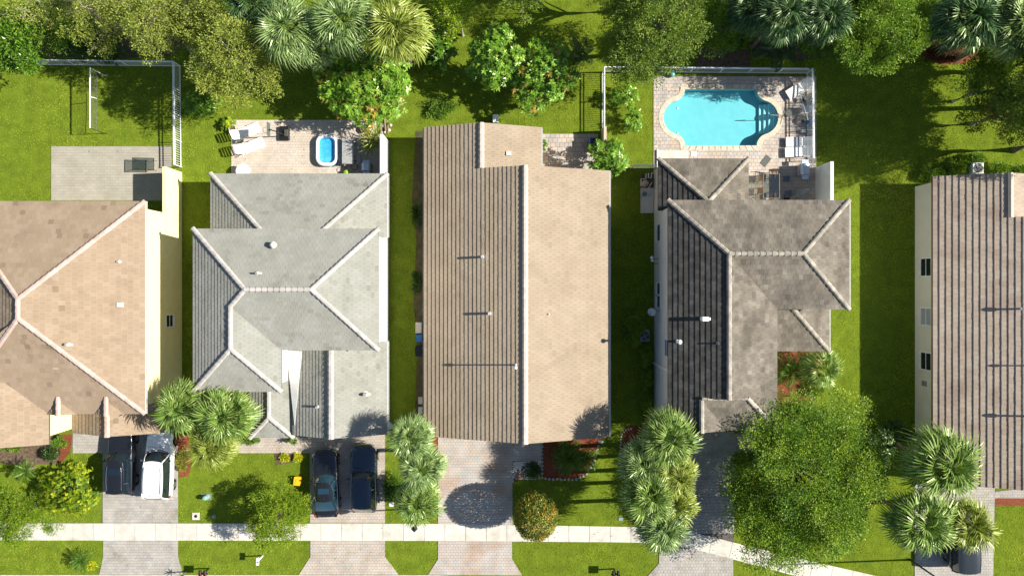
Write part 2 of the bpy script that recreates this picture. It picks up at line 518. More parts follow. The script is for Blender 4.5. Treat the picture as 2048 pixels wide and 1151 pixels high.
# pool: basin, coping stones, steps, water
PLAST = mat('pool_plaster', (0.29, 0.52, 0.55), (0.25, 0.49, 0.53), rough=0.7, scale=2.0, detail=3)
COPE = mat('coping_stone', (0.60, 0.52, 0.40), (0.50, 0.43, 0.33), rough=0.85, scale=5, tone=0.08, bump=0.3)
pool = empty('swimming_pool', (*G(1441.5, 235), 0), label='in-ground turquoise pool with rounded ends, cream coping and white steps', cat='swimming pool')
po = Vector((pool.location.x, pool.location.y, 0))
def loc2(P): return [(p[0] - po.x, p[1] - po.y) for p in P]
inn, outt = loc2(POOL), loc2(POOL_OUT)
bs = MB()
bs.quadstrip([(x, y, 0.01) for x, y in inn], [(x, y, -0.72) for x, y in inn], True)
bs.build('basin_wall', PLAST, pool)
o = flat_obj('basin_floor', [inn], -0.70, PLAST, pool)
n = len(inn); acc = 0
inn2 = loc2(pool_outline(-0.05))
for i in range(n):
    j = (i + 1) % n
    segs = max(1, int(round((Vector(inn[j]) - Vector(inn[i])).length / 0.45)))
    for s in range(segs):
        f0, f1 = s / segs + 0.012, (s + 1) / segs - 0.012
        lp = lambda A, f: (A[i][0] + (A[j][0] - A[i][0]) * f, A[i][1] + (A[j][1] - A[i][1]) * f)
        q = MB(); q.cur = random.random()
        q.prism([lp(inn2, f0), lp(outt, f0), lp(outt, f1), lp(inn2, f1)], -0.04, 0.062 + random.uniform(-.002, .002))
        q.build('coping_stone', COPE, pool)
# treads in the right hand round end
k = CAM_H / F_PX
STEPW = mat('step_plaster', (0.62, 0.80, 0.80), rough=0.6)
cy0 = 0
PI_ = np.array(inn)
def yspan(x):
    ys = []
    for i in range(n):
        (x0, y0), (x1, y1) = inn[i], inn[(i + 1) % n]
        if (x0 <= x) != (x1 <= x): ys.append(y0 + (y1 - y0) * (x - x0) / (x1 - x0))
    return (min(ys), max(ys)) if ys else (0, 0)
for a, b, zt in ((82, 90, -0.54), (90, 98.5, -0.41), (98.5, 107, -0.28), (107, 115.4, -0.15)):
    xs = [(a + (b - a) * t / 6) * k for t in range(7)]
    top = [(x, max(-1.05, yspan(x)[0] + .004)) for x in xs]; bot = [(x, min(1.05, yspan(x)[1] - .004)) for x in xs][::-1]
    MB().prism(top + bot, -0.69, zt).build('step', STEPW, pool)
MB().tube([(70 * k, 0, -.30), (78 * k, 0, 0.1), (82 * k, 0, .55), (92 * k, 0, .75), (104 * k, 0, .7), (116 * k, 0, .45), (124 * k, 0, 0.05)], 0.022, 8).build('handrail', STEEL, pool, smooth=True)
for yy in (212, 262):
    x, y = G(1357, yy); MB().cyl((x - po.x + .12, y - po.y, -.695), .09, .03, 14).build('return_fitting', WPLAS, pool)
# water
wm = bpy.data.materials.new('pool_water'); wm.use_nodes = True
N = wm.node_tree.nodes; L = wm.node_tree.links
N.remove(N['Principled BSDF'])
tr = N.new('ShaderNodeBsdfTransparent'); tr.inputs['Color'].default_value = (0.68, 0.965, 0.98, 1)
gl = N.new('ShaderNodeBsdfGlossy'); gl.inputs['Roughness'].default_value = 0.03
lw = N.new('ShaderNodeLayerWeight'); pw = N.new('ShaderNodeMath'); pw.operation = 'POWER'; pw.inputs[1].default_value = 5; fr = N.new('ShaderNodeMath'); fr.operation = 'MULTIPLY_ADD'; fr.inputs[1].default_value = .9; fr.inputs[2].default_value = .02
L.new(lw.outputs['Facing'], pw.inputs[0]); L.new(pw.outputs[0], fr.inputs[0])
nz = N.new('ShaderNodeTexNoise'); nz.inputs['Scale'].default_value = 3.5; nz.inputs['Detail'].default_value = 3
bp = N.new('ShaderNodeBump'); bp.inputs['Strength'].default_value = 0.25; bp.inputs['Distance'].default_value = 0.05
L.new(nz.outputs['Fac'], bp.inputs['Height']); L.new(bp.outputs['Normal'], gl.inputs['Normal']); L.new(bp.outputs['Normal'], lw.inputs['Normal'])
mxs = N.new('ShaderNodeMixShader')
L.new(fr.outputs[0], mxs.inputs['Fac']); L.new(tr.outputs['BSDF'], mxs.inputs[1]); L.new(gl.outputs['BSDF'], mxs.inputs[2])
L.new(mxs.outputs['Shader'], N['Material Output'].inputs['Surface'])
flat_obj('water', [inn], -0.09, wm, pool)

# sidewalk: single slabs with joints, bending down to the right
sw = empty('sidewalk'); sw['kind'] = 'structure'
top_l = [(-60, 1045), (850, 1046), (1250, 1052), (1330, 1056), (1400, 1066), (1480, 1087), (1600, 1116), (1760, 1152), (1900, 1200), (2100, 1290)]
bot_l = [(-60, 1079), (850, 1080), (1250, 1083), (1330, 1086), (1395, 1098), (1470, 1118), (1590, 1150), (1750, 1186), (1890, 1234), (2090, 1324)]
def resample(P, step):
    out = []; P = [Vector(p) for p in P]
    L_ = [0]
    for i in range(len(P) - 1): L_.append(L_[-1] + (P[i + 1] - P[i]).length)
    d = 0
    while d <= L_[-1]:
        i = max(k_ for k_ in range(len(P) - 1) if L_[k_] <= d)
        out.append(P[i] + (P[i + 1] - P[i]) * ((d - L_[i]) / (L_[i + 1] - L_[i]))); d += step
    return out
ta = resample(top_l, 41.3); nT = len(ta)
def at_x(P, x):
    for i in range(len(P) - 1):
        if P[i][0] <= x <= P[i + 1][0]:
            return Vector((x, P[i][1] + (P[i + 1][1] - P[i][1]) * (x - P[i][0]) / (P[i + 1][0] - P[i][0])))
    return Vector(P[-1])
def foot(p):
    sl = 0 if p.x < 1300 else 0.22
    return at_x(bot_l, min(2089, p.x - sl * 34 * (1 if p.x > 1330 else (p.x - 1300) / 30 if p.x > 1300 else 0)))
for i in range(nT - 1):
    a, b = ta[i], ta[i + 1]; c, d = foot(b), foot(a)
    q = MB(); q.cur = random.random()
    P = [G(a.x + .35, a.y), G(b.x - .35, b.y), G(c.x - .35, c.y), G(d.x + .35, d.y)]
    cc = (sum(p[0] for p in P) / 4, sum(p[1] for p in P) / 4)
    q.prism([(p[0] - cc[0], p[1] - cc[1]) for p in P], 0, 0.043 + random.uniform(-.003, .003))
    q.build('slab', CONC, sw, loc=(cc[0], cc[1], 0.004))
    EXCL.append(ccw(P))
flat_obj('joint_bed', [[G(p.x, p.y) for p in ta] + [G(*foot(p)) for p in ta][::-1]], 0.016, SAND_D, sw)

# planting beds
LITTER = mat('leaf_litter', (0.11, 0.085, 0.045), (0.045, 0.05, 0.02), rough=1, scale=2.2, bump=0.8, bscale=20)
def bed(name, pts, m, z=0.02):
    P = PX(*pts)
    o = flat_obj(name, [ccw(P)], z, m, kind='structure')
    EXCL.append(ccw(P))
    return o
bed('mulch_bed', [(1085, 868), (1084, 953), (1100, 957), (1150, 957), (1172, 948), (1190, 920), (1200, 885), (1212, 866)], MULCH)
bed('mulch_bed', [(861, 866), (861, 905), (875, 909), (875, 866)], MULCH, 0.022)
bed('mulch_bed', [(1556, 700), (1556, 830), (1600, 820), (1626, 806), (1632, 770), (1655, 700)], MULCH)
bed('mulch_bed', [(118, 868), (118, 930), (140, 905), (146, 868)], MULCH)
bed('mulch_bed', [(356, 868), (358, 955), (378, 950), (384, 920), (378, 868)], MULCH, 0.021)
bed('mulch_bed', [(1026, 921), (1026, 962), (1052, 955), (1082, 948), (1083, 921)], SOIL)
bed('soil_bed', [(0, 885), (0, 925), (60, 930), (118, 925), (122, 868), (60, 880)], SOIL)
bed('soil_bed', [(548, 905), (552, 930), (606, 920), (606, 905)], SOIL)
bed('soil_bed', [(832, 262), (824, 400), (833, 480), (827, 600), (835, 700), (828, 860), (848, 866), (848, 262)], LITTER)
bed('mulch_bed', [(1989, 995), (1989, 1010), (2060, 1010), (2060, 995)], MULCH, 0.024)
bed('mulch_bed', [(1252, 852), (1240, 905), (1262, 912), (1290, 905), (1300, 850)], MULCH, 0.024)
bed('soil_bed', [(1850, 90), (1850, 115), (1885, 130), (1925, 128), (1960, 115), (1960, 90)], MULCH)
bed('soil_bed', [(60, -40), (40, 60), (90, 112), (200, 116), (340, 112), (430, 60), (420, -40)], LITTER)
bed('soil_bed', [(1230, -30), (1250, 90), (1310, 130), (1380, 118), (1400, -30)], LITTER)
bed('soil_bed', [(1505, -30), (1505, 110), (1600, 122), (1690, 112), (1720, 40), (1700, -30)], LITTER)
bed('soil_bed', [(1390, 130), (1420, 148), (1500, 146), (1500, 100), (1400, 95)], SOIL)
# ------------------------------------------------------------------ houses
FASCIA = mat('fascia_white', (0.72, 0.71, 0.68), rough=0.5)
def rect(x0, x1, y0, y1): return [(x0, y0), (x1, y0), (x1, y1), (x0, y1)]

def zfun(d, e, ez, m):
    """height of a slope falling towards d ('+x', '-x', '+y', '-y') with its eave at e, ez"""
    ax = 0 if d[1] == 'x' else 1; s = 1 if d[0] == '+' else -1
    return lambda x, y: ez + m * s * (e - (x, y)[ax])

class Roof:
    def __init__(s, house, m_tile, m_cap, m_deck, expo=0.30, wid=0.30, th=0.034, ind=0, seed=1, name='roof'):
        s.h = house; s.mt = m_tile; s.mc = m_cap; s.md = m_deck; s.e = expo; s.w = wid; s.th = th
        s.left = ind; s.deck = MB(); s.mb = MB(); s.r = random.Random(seed); s.roof = empty(name, parent=house)
        s.caps = []
    def plane(s, d, e, ez, m, pieces, solo=True, alt=None):
        keep_mb, keep_mt = s.mb, s.mt
        if alt: s.mb, s.mt = MB(), alt
        z = zfun(d, e, ez, m)
        ax = 0 if d[1] == 'x' else 1; sg = 1 if d[0] == '+' else -1
        ex = s.e / math.sqrt(1 + m * m)
        cache = {}
        off = s.r.random() * s.w
        for pc in pieces:
            pc = ccw(pc)
            # deck slab
            top = [(x, y, z(x, y) - 0.012) for x, y in pc]; bot = [(x, y, z(x, y) - 0.14) for x, y in pc]
            s.deck.poly(top); s.deck.poly(bot[::-1]); s.deck.quadstrip(bot, top, True)
            vs = [sg * (e - p[ax]) for p in pc]; us = [p[1 - ax] for p in pc]
            for j in range(int(math.floor(min(vs) / ex)), int(math.ceil(max(vs) / ex))):
                sh = off + (j % 2) * s.w * 0.5 + s.r.uniform(-.01, .01)
                for i in range(int(math.floor((min(us) - sh) / s.w)), int(math.ceil((max(us) - sh) / s.w))):
                    v0 = j * ex - 0.012; v1 = (j + 1) * ex - 0.004
                    jit = s.r.uniform(-.006, .006)
                    v0 += jit
                    u0 = sh + i * s.w + 0.004; u1 = u0 + s.w - 0.008
                    c0, c1 = e - sg * v0, e - sg * v1
                    if ax == 0: q = [(c0, u0), (c1, u0), (c1, u1), (c0, u1)]
                    else: q = [(u0, c0), (u1, c0), (u1, c1), (u0, c1)]
                    q = ccw(q)
                    c = clip(q, pc)
                    if len(c) < 3: continue
                    lf = s.r.uniform(0, .007); t = s.r.random()
                    def zt(x, y):
                        v = sg * (e - (x, y)[ax])
                        return z(x, y) + 0.006 + lf + s.th * max(0, min(1, (v1 - v) / (v1 - v0)))
                    full = len(c) == 4 and abs(sum(c[a][0] * c[(a + 1) % 4][1] - c[(a + 1) % 4][0] * c[a][1] for a in range(4)) / 2 - (v1 - v0) * (u1 - u0)) < 1e-4
                    if s.left > 0 and full and solo:
                        kx = int(t * 6)
                        cx, cy = (c0 + c1) / 2, (u0 + u1) / 2
                        if ax == 1: cx, cy = cy, cx
                        zc = z(cx, cy)
                        if kx not in cache:
                            b = MB(); b.cur = (kx + .5) / 6
                            A = [(x - cx, y - cy, z(x, y) - 0.011 - zc) for x, y in q]; B = [(x - cx, y - cy, zt(x, y) - zc) for x, y in q]
                            b.quadstrip(A, B, True); b.poly(B)
                            cache[kx] = b.mesh('roof_tile', s.mt)
                        link('roof_tile', cache[kx], (cx, cy, zc + s.r.uniform(-.002, .003)), s.roof)
                        s.left -= 1
                        continue
                    s.mb.cur = t
                    A = [(x, y, z(x, y) - 0.011) for x, y in c]; B = [(x, y, zt(x, y)) for x, y in c]
                    s.mb.quadstrip(A, B, True); s.mb.poly(B)
        if alt:
            t = s.mb.build('roof_tile', s.mt, s.roof); t['kind'] = 'stuff'
            s.mb, s.mt = keep_mb, keep_mt
        return s
    def cap(s, p, q, w=0.27, h=0.10):
        s.caps.append((Vector(p), Vector(q), w, h)); return s
    def done(s):
        d = s.deck.build('roof_deck', s.md, s.roof)
        t = s.mb.build('roof_tile', s.mt, s.roof); t['kind'] = 'stuff'
        me = {}
        for p, q, w, h in s.caps:
            Ln = (q - p).length; n = max(1, round(Ln / 0.38)); st = Ln / n
            dr = (q - p).normalized()
            X = dr.cross(Vector((0, 0, 1))).normalized(); Z = X.cross(dr)
            Mr = Matrix((X, dr, Z)).transposed().to_4x4()
            for i in range(n):
                kx = s.r.randrange(4); key = (kx, round(st, 3), w, h)
                if key not in me:
                    b = MB(); b.cur = (kx + .5) / 4
                    prof = [(-.5, -.35), (-.42, .35), (-.2, .9), (.2, .9), (.42, .35), (.5, -.35)]
                    A = [(x * w * 1.10, -.02, (zz + .22) * h) for x, zz in prof]; B = [(x * w * .90, st + .01, zz * h) for x, zz in prof]
                    b.quadstrip(A, B); b.poly(A); b.poly(B[::-1])
                    me[key] = b.mesh('ridge_cap', s.mc)
                o = link('ridge_cap', me[key], (0, 0, 0), s.roof)
                o.matrix_local = Matrix.Translation(p + dr * (st * i) + Vector((0, 0, 0.03))) @ Mr
        return s.roof

def gutter(house, p, q, m=FASCIA, w=0.11, side=1):
    """an open white gutter hung just outside an eave from p to q (X, Y, Z)"""
    p, q = Vector(p), Vector(q); d = (q - p); L_ = d.length; d.normalize()
    n = Vector((d.y, -d.x, 0)) * side
    b = MB()
    prof = [(0.005, 0.0), (0.005, -.11), (w * .8, -.11), (w, -.02), (w - .012, -.02), (w * .78, -.095), (.02, -.095), (.02, 0)]
    A = [p + n * a + Vector((0, 0, z)) for a, z in prof]; B = [q + n * a + Vector((0, 0, z)) for a, z in prof]
    b.quadstrip(A, B, True); b.poly(A); b.poly(B[::-1])
    return b.build('gutter', m, house)

def walls(house, pieces, m, name='wall'):
    for foot_, z0, z1 in pieces:
        MB().prism(foot_, z0, z1).build(name, m, house)

def window_x(house, X, y0, y1, z0, z1, face, frame_m=WHITE, split=1, sill=True, louvre=False):
    """window in a wall that faces +x or -x"""
    s = face
    f = MB(); t = 0.06
    xa, xb = sorted((X - s * .02, X + s * .045))
    f.box(xa, xb, y0, y1, z0, z0 + t); f.box(xa, xb, y0, y1, z1 - t, z1)
    f.box(xa, xb, y0, y0 + t, z0 + t, z1 - t); f.box(xa, xb, y1 - t, y1, z0 + t, z1 - t)
    for i in range(1, split + 1):
        zz = z0 + (z1 - z0) * i / (split + 1)
        f.box(xa, xb - .004, y0 + t, y1 - t, zz - .025, zz + .025)
    w = f.build('window', frame_m, house)
    xa, xb = sorted((X - s * .01, X + s * .018))
    MB().box(xa, xb, y0 + t, y1 - t, z0 + t, z1 - t).build('pane', DARKGLASS, w)
    if sill:
        xa, xb = sorted((X, X + s * .10)); MB().box(xa, xb, y0 - .05, y1 + .05, z0 - .06, z0 - .004).build('sill', frame_m, w)
    if louvre:
        b = MB(); k_ = int((z1 - z0) / .07)
        for i in range(k_):
            zz = z0 + t + .02 + i * .07
            if zz + .03 < z1 - t:
                xa, xb = sorted((X + s * .019, X + s * .03)); b.box(xa, xb, y0 + t, y1 - t, zz, zz + .02)
        b.build('blind', WPLAS, w)
    return w

def vent(house, px, py, z, h=0.45, r=0.06, kind='pipe', m=None):
    """roof vent whose foot stands on the roof at px, py, z"""
    x, y = G(px, py, z)
    m = m or mat('vent_paint', (0.62, 0.56, 0.50), rough=0.5)
    b = MB()
    if kind == 'pipe':
        b.lathe((x, y, z - .1), [(r * 2.2, 0), (r * 2.2, .12), (r * 1.3, .2), (r, .22), (r, .1 + h), (r * .8, .1 + h), (r * .8, .1 + h - .1)], 12)
    elif kind == 'cap':
        b.lathe((x, y, z - .1), [(r * 1.5, 0), (r * 1.5, .14), (r, .17), (r, h), (r * 2, h + .02), (r * 2.1, h + .10), (r * 1.1, h + .22), (.01, h + .24)], 14)
    elif kind == 'goose':
        b.lathe((x, y, z - .1), [(r * 2.4, 0), (r * 2.2, .13), (r, .2), (r, h)], 12)
        b.tube([(x, y, z - .1 + h), (x + .02, y, z + h), (x + .16, y, z + h + .06), (x + .30, y, z + h - .05), (x + .32, y, z + h - .16)], [r * 1.15] * 5, 10)
    elif kind == 'box':
        b.box(x - .18, x + .14, y - .14, y + .14, z - .1, z + .12)
        b.box(x - .22, x - .16, y - .10, y + .10, z - .08, z + .08)
    return b.build('roof_vent', m, house, smooth=(kind != 'box'))

def tri_wall(house, pts, m, name='gable_wall'):
    P = [Vector(p_) for p_ in pts]
    n_ = Vector((0, .09 if P[0].y < 0 else -.09, 0))      # thickness towards the inside of the house
    Q = [p_ + n_ for p_ in P]
    b = MB(); b.poly(P); b.poly(Q[::-1]); b.quadstrip(Q, P, True)
    return b.build(name, m, house)

def soffit(house, poly, z, m=FASCIA):
    flat_obj('soffit', [ccw(poly)], z, m, house)

def EXB(*rects):
    for r in rects: EXCL.append(rect(*r))

# ---- house 1: tan, far left
CREAM = mat('cream_stucco', (0.74, 0.67, 0.38), (0.69, 0.62, 0.34), rough=0.9, scale=1.5, bump=0.2, bscale=60)
T1 = mat('tan_tile', (1, 1, 1), (0.91, 0.90, 0.89), rough=0.85, scale=.7, ramp=[(0, (0.22, 0.163, 0.11)), (0.06, (0.285, 0.213, 0.145)), (0.6, (0.305, 0.228, 0.155)), (1, (0.325, 0.247, 0.175))], bump=0.35, bscale=25, stain=(0.8, (1, 1, 1), 0.58, 0.72, (0.86, 0.84, 0.84)))
C1 = mat('pink_cap', (0.47, 0.36, 0.31), (0.42, 0.31, 0.26), rough=0.8, scale=4, tone=0.14)
D1 = mat('tan_deck', (0.10, 0.07, 0.05), rough=0.9)
h1 = empty('house', (0, 0, 0), label='two-storey cream house at the far left under a big tan hipped tile roof', cat='house')
e, m = 6.0, 0.45
xl, xr, yb, yt = -36.1, -23.6, -8.09, 5.58; dd = (xr - xl) / 2; xm = (xl + xr) / 2
zr = e + m * dd
r1 = Roof(h1, T1, C1, D1, 0.34, 0.33, 0.034, ind=300, seed=3)
r1.plane('+x', xr, e, m, [[(xr, yb), (xr, yt), (xm, yt - dd), (xm, yb + dd)]])
r1.plane('+y', yt, e, m, [[(xr, yt), (xl, yt), (xm, yt - dd)]])
r1.plane('-x', xl, e, m, [[(xl, yt), (xl, yb), (xm, yb + dd), (xm, yt - dd)]])
wx, wy = -29.8, -10.05                       # front wing
wm_ = -33.6; 
r1.plane('-y', yb, e, m, [[(xr, yb), (xm, yb + dd), (wm_, yb + (wx - wm_)), (wx, yb)]])
r1.plane('-y', yb, e, m, [[(xm, yb + dd), (xl, yb), (wm_, yb + .1), (wm_, yb + (wx - wm_))]], solo=False)
r1.plane('+x', wx, e, m, [[(wx, yb), (wm_, yb + (wx - wm_)), (wm_, wy), (wx, wy)]])
r1.plane('-x', 2 * wm_ - wx, e, m, [[(wm_, wy), (wm_, yb + 2), (2 * wm_ - wx, yb + 2), (2 * wm_ - wx, wy)]], solo=False)
for a, b in (((xr, yt, e), (xm, yt - dd, zr)), ((xr, yb, e), (xm, yb + dd, zr)), ((xm, yb + dd, zr), (xm, yt - dd, zr)),
             ((xl, yt, e), (xm, yt - dd, zr)), ((xl, yb, e), (xm, yb + dd, zr)), ((wm_, wy, e + m * (wx - wm_)), (wm_, yb + (wx - wm_), e + m * (wx - wm_)))):
    r1.cap(a, b, 0.31, 0.10)
# two small gablets low on the front slope
for gx, gw in ((-28.9, 0.95), (-25.85, 0.95)):
    gy = yb - 0.02; gz = e + m * gw
    r1.plane('-x', gx - gw, e + .05, m, [[(gx - gw, gy), (gx, gy), (gx, gy + gw)]], solo=False)
    r1.plane('+x', gx + gw, e + .05, m, [[(gx, gy), (gx + gw, gy), (gx, gy + gw)]], solo=False)
    r1.cap((gx, gy, gz + .05), (gx, gy + gw + .25, gz + .05), 0.31, 0.10)
r1.done()
walls(h1, [(rect(-35.7, -24.0, -7.69, 5.18), 0, 5.9), (rect(-36.6, -30.2, -9.65, -7.70), 0, 5.9)], CREAM)
tri_wall(h1, [(-30.2, -9.66, 5.9), (2 * wm_ + 30.2, -9.66, 5.9), (wm_, -9.66, 7.4)], CREAM)
soffit(h1, rect(xl, xr, yb, yt), 5.86); soffit(h1, rect(2 * wm_ - wx, wx, wy, yb), 5.855)
gutter(h1, (xr, yt, e + .0), (xr, yb, e), side=-1)
r1b = Roof(h1, T1, C1, D1, 0.34, 0.33, 0.034, seed=4, name='garage_roof')
gx0, gx1, gy0 = -30.15, -23.9, -9.93; gm = -27.05; g0 = 2.95
r1b.plane('-x', gx0, g0, .42, [rect(gx0, gm, gy0, -7.7)]).plane('+x', gx1, g0 - .02, .42, [rect(gm, gx1, gy0, -7.7)])
r1b.cap((gm, gy0, g0 + 3.1 * .42), (gm, -7.7, g0 + 3.1 * .42), 0.38, 0.12).done()
walls(h1, [(rect(-29.9, -24.2, -9.6, -7.7), 0, 2.85)], CREAM, 'garage_wall')
tri_wall(h1, [(-29.9, -9.61, 2.85), (-24.2, -9.61, 2.85), (gm, -9.61, 4.1)], CREAM)
MB().box(-29.4, -24.8, -9.66, -9.60, 0.02, 2.2).build('garage_door', WHITE, h1)
window_x(h1, -24.0, -2.75, -1.85, 1.4, 2.45, 1, split=1)
for a in ((238, 523, 6.65, .2, .05, 'pipe'), (241, 609, 6.62, .2, .1, 'box'), (137, 688, 7.7, .35, .07, 'goose'), (114, 732, 7.3, .25, .1, 'box')): vent(h1, *a)
EXB((-36, -24.0, -8, 5.5), (-37, -24.2, -9.7, -7))

# garden wall of house 1
t = MB().box(-24.22, -24.0, 5.19, 8.4, 0, 2.47).build('garden_wall', CREAM); EXB((-24.22, -24.0, 5, 8.4))
tag(t, 'cream stucco privacy wall running from the tan roofed house to the white fence', 'wall')

# ---- house 2: grey
WST = mat('white_stucco', (0.74, 0.73, 0.69), (0.68, 0.67, 0.63), rough=0.9, scale=1.5, bump=0.2, bscale=60)
T2 = mat('grey_tile', (1, 1, 1), (0.86, 0.86, 0.84), rough=0.85, scale=.7, ramp=[(0, (0.235, 0.232, 0.20)), (0.08, (0.275, 0.272, 0.237)), (0.7, (0.29, 0.287, 0.25)), (1, (0.305, 0.30, 0.262))], bump=0.35, bscale=25, stain=(0.9, (1, 1, 1), 0.58, 0.72, (0.78, 0.78, 0.76)))
C2 = mat('pale_cap', (0.43, 0.40, 0.37), (0.37, 0.34, 0.315), rough=0.8, scale=4, tone=0.13)
D2 = mat('grey_deck', (0.07, 0.07, 0.07), rough=0.9)
h2 = empty('house', (0, 0, 0), label='two-storey white house under a light grey hipped tile roof with pale ridge caps', cat='house')
m = .40; e = 5.6
X0, X1, YT, YB = -20.70, -8.66, 3.845, -4.04; hf = (YT - YB) / 2; YR = (YT + YB) / 2
W1, WB = -14.96, -6.73; wh = (W1 - X0) / 2; WX = X0 + wh
zr = e + m * hf; zw = e + m * wh
A = (X0 + hf, YR); B_ = (X1 - hf, YR); Wt = (WX, YB + wh); Wl = (WX, WB + wh)
r2 = Roof(h2, T2, C2, D2, 0.265, 0.31, 0.033, ind=300, seed=5)
r2.plane('+y', YT, e, m, [[(X0, YT), A, B_, (X1, YT)]])
r2.plane('+x', X1, e, m, [[(X1, YT), B_, (X1, YB)]])
r2.plane('-x', X0, e, m, [[(X0, YT), (X0, YR), A], [(X0, YR), A, Wt, (X0, YB + wh)], [(X0, YB + wh), Wt, Wl, (X0, WB)]])
r2.plane('-y', YB, e, m, [[A, B_, (X1, YB), (W1, YB), Wt]])
r2.plane('+x', W1, e, m, [[(W1, YB), Wt, Wl, (W1, WB)]])
r2.plane('-y', WB, e, m, [[(X0, WB), Wl, (W1, WB)]])
for a, b in (((X0, YT, e), (*A, zr)), ((X1, YT, e), (*B_, zr)), ((X1, YB, e), (*B_, zr)), ((*A, zr), (*B_, zr)), ((*Wt, zw), (*A, zr)), ((*Wt, zw), (*Wl, zw)), ((X0, WB, e), (*Wl, zw)), ((W1, WB, e), (*Wl, zw))):
    r2.cap(a, b, 0.31, 0.10)
r2.done()
walls(h2, [(rect(-20.3, -8.95, -3.64, 3.45), 0, 5.5), (rect(-20.3, -15.36, -6.33, -3.66), 0, 5.5)], WST)
soffit(h2, rect(X0, X1, YB, YT), 5.46); soffit(h2, rect(X0, W1, WB, YB), 5.455)
# ground floor back room
m = .40; e = 2.9
r2b = Roof(h2, T2, C2, D2, 0.265, 0.31, 0.033, seed=6, name='rear_roof')
XL, XR, Yt, Yw = -20.70, -8.55, 7.85, 3.46; q_ = Yt - Yw
r2b.plane('+y', Yt, e, m, [[(XL, Yt), (XL + q_, Yw), (XR - q_, Yw), (XR, Yt)]])
r2b.plane('-x', XL, e, m, [[(XL, Yt), (XL, Yw), (XL + q_, Yw)]])
r2b.plane('+x', XR, e, m, [[(XR, Yt), (XR - q_, Yw), (XR, Yw)]])
r2b.cap((XL, Yt, e), (XL + q_, Yw, e + m * q_), 0.31, .10).cap((XR, Yt, e), (XR - q_, Yw, e + m * q_), 0.31, .10).done()
walls(h2, [(rect(-20.3, -8.95, 3.46, 7.45), 0, 2.8)], WST)
soffit(h2, rect(XL, XR, Yw, Yt), 2.76)
gutter(h2, (XR, Yt, e), (XR, Yw, e), side=-1)
# garage and entry roofs
r2c = Roof(h2, T2, C2, D2, 0.265, 0.31, 0.033, seed=7, name='garage_roof')
GX, GB = -12.08, -10.04
r2c.plane('+x', XR, 2.9, .41, [rect(GX, XR, GB, -3.65)])
zg = 2.9 + .41 * (XR - GX)
r2c.plane('-x', -15.62, 2.9, .41, [[(-15.0, GB), (GX, GB), (GX, -6.6), (-15.0, -6.6)], [(-15.34, -6.6), (GX, -6.6), (GX, -3.65), (-15.34, -3.65)]])
r2c.cap((GX, GB, zg), (GX, -3.65, zg), 0.42, .12)
r2c.plane('-x', -18.0, 2.9, .40, [[(-18.0, -10.28), (-16.5, -8.78), (-16.5, -6.34), (-18.0, -6.34)]], solo=False)
r2c.plane('+x', -15.0, 2.9, .40, [[(-15.0, -10.28), (-15.0, -6.34), (-16.5, -6.34), (-16.5, -8.78)]], solo=False)
r2c.plane('-y', -10.28, 2.9, .40, [[(-18.0, -10.28), (-15.0, -10.28), (-16.5, -8.78)]], solo=False)
r2c.cap((-16.5, -8.78, 3.5), (-16.5, -6.34, 3.5), .31, .10).cap((-18.0, -10.28, 2.9), (-16.5, -8.78, 3.5), .31, .10).cap((-15.0, -10.28, 2.9), (-16.5, -8.78, 3.5), .31, .10)
r2c.done()
b = MB(); P = [Vector((*G(a_, b_, 3.3), 0)) for a_, b_ in ((571, 701), (606, 701), (589, 850), (582, 795))]
for p_ in P: p_.z = 2.9 + .41 * (p_.x + 15.62) + .075
b.poly(P); b.poly([p - Vector((0, 0, .12)) for p in P][::-1]); b.quadstrip([p - Vector((0, 0, .12)) for p in P], P, True)
b.build('valley_flashing', WHITE, h2)
walls(h2, [(rect(-14.9, -8.95, -9.7, -3.65), 0, 2.8), (rect(-17.6, -15.2, -9.2, -6.34), 0, 2.8)], WST, 'garage_wall')
tri_wall(h2, [(-14.9, -9.71, 2.8), (-8.95, -9.71, 2.8), (GX, -9.71, 4.2)], WST)
MB().box(-14.3, -9.5, -9.76, -9.71, .03, 2.2).build('garage_door', WHITE, h2)
soffit(h2, rect(-15.0, XR, GB, -3.65), 2.76); soffit(h2, rect(-18, -15, -10.28, -6.34), 2.755)
gutter(h2, (XR, -3.65, 2.9), (XR, GB, 2.9), side=-1)
# second floor wall details in the white strip
MB().box(-8.95, -8.86, -3.5, -3.35, 3.2, 5.45).build('downpipe', WHITE, h2)
for a in ((549, 490, 6.05, .3, .11, 'cap'), (514, 546, 6.8, .3, .05, 'goose'), (637, 812, 3.9, .45, .08, 'pipe'), (730, 787, 3.5, .35, .09, 'goose')): vent(h2, *a)
EXB((-20.3, -8.95, -9.7, 7.45))
t = MB().box(-9.15, -8.95, 7.46, 10.65, 0, 2.45).build('garden_wall', WST); EXB((-9.2, -8.9, 7, 10.7))
tag(t, 'white stucco privacy wall beside the yucca at the corner of the peach paved patio', 'wall')

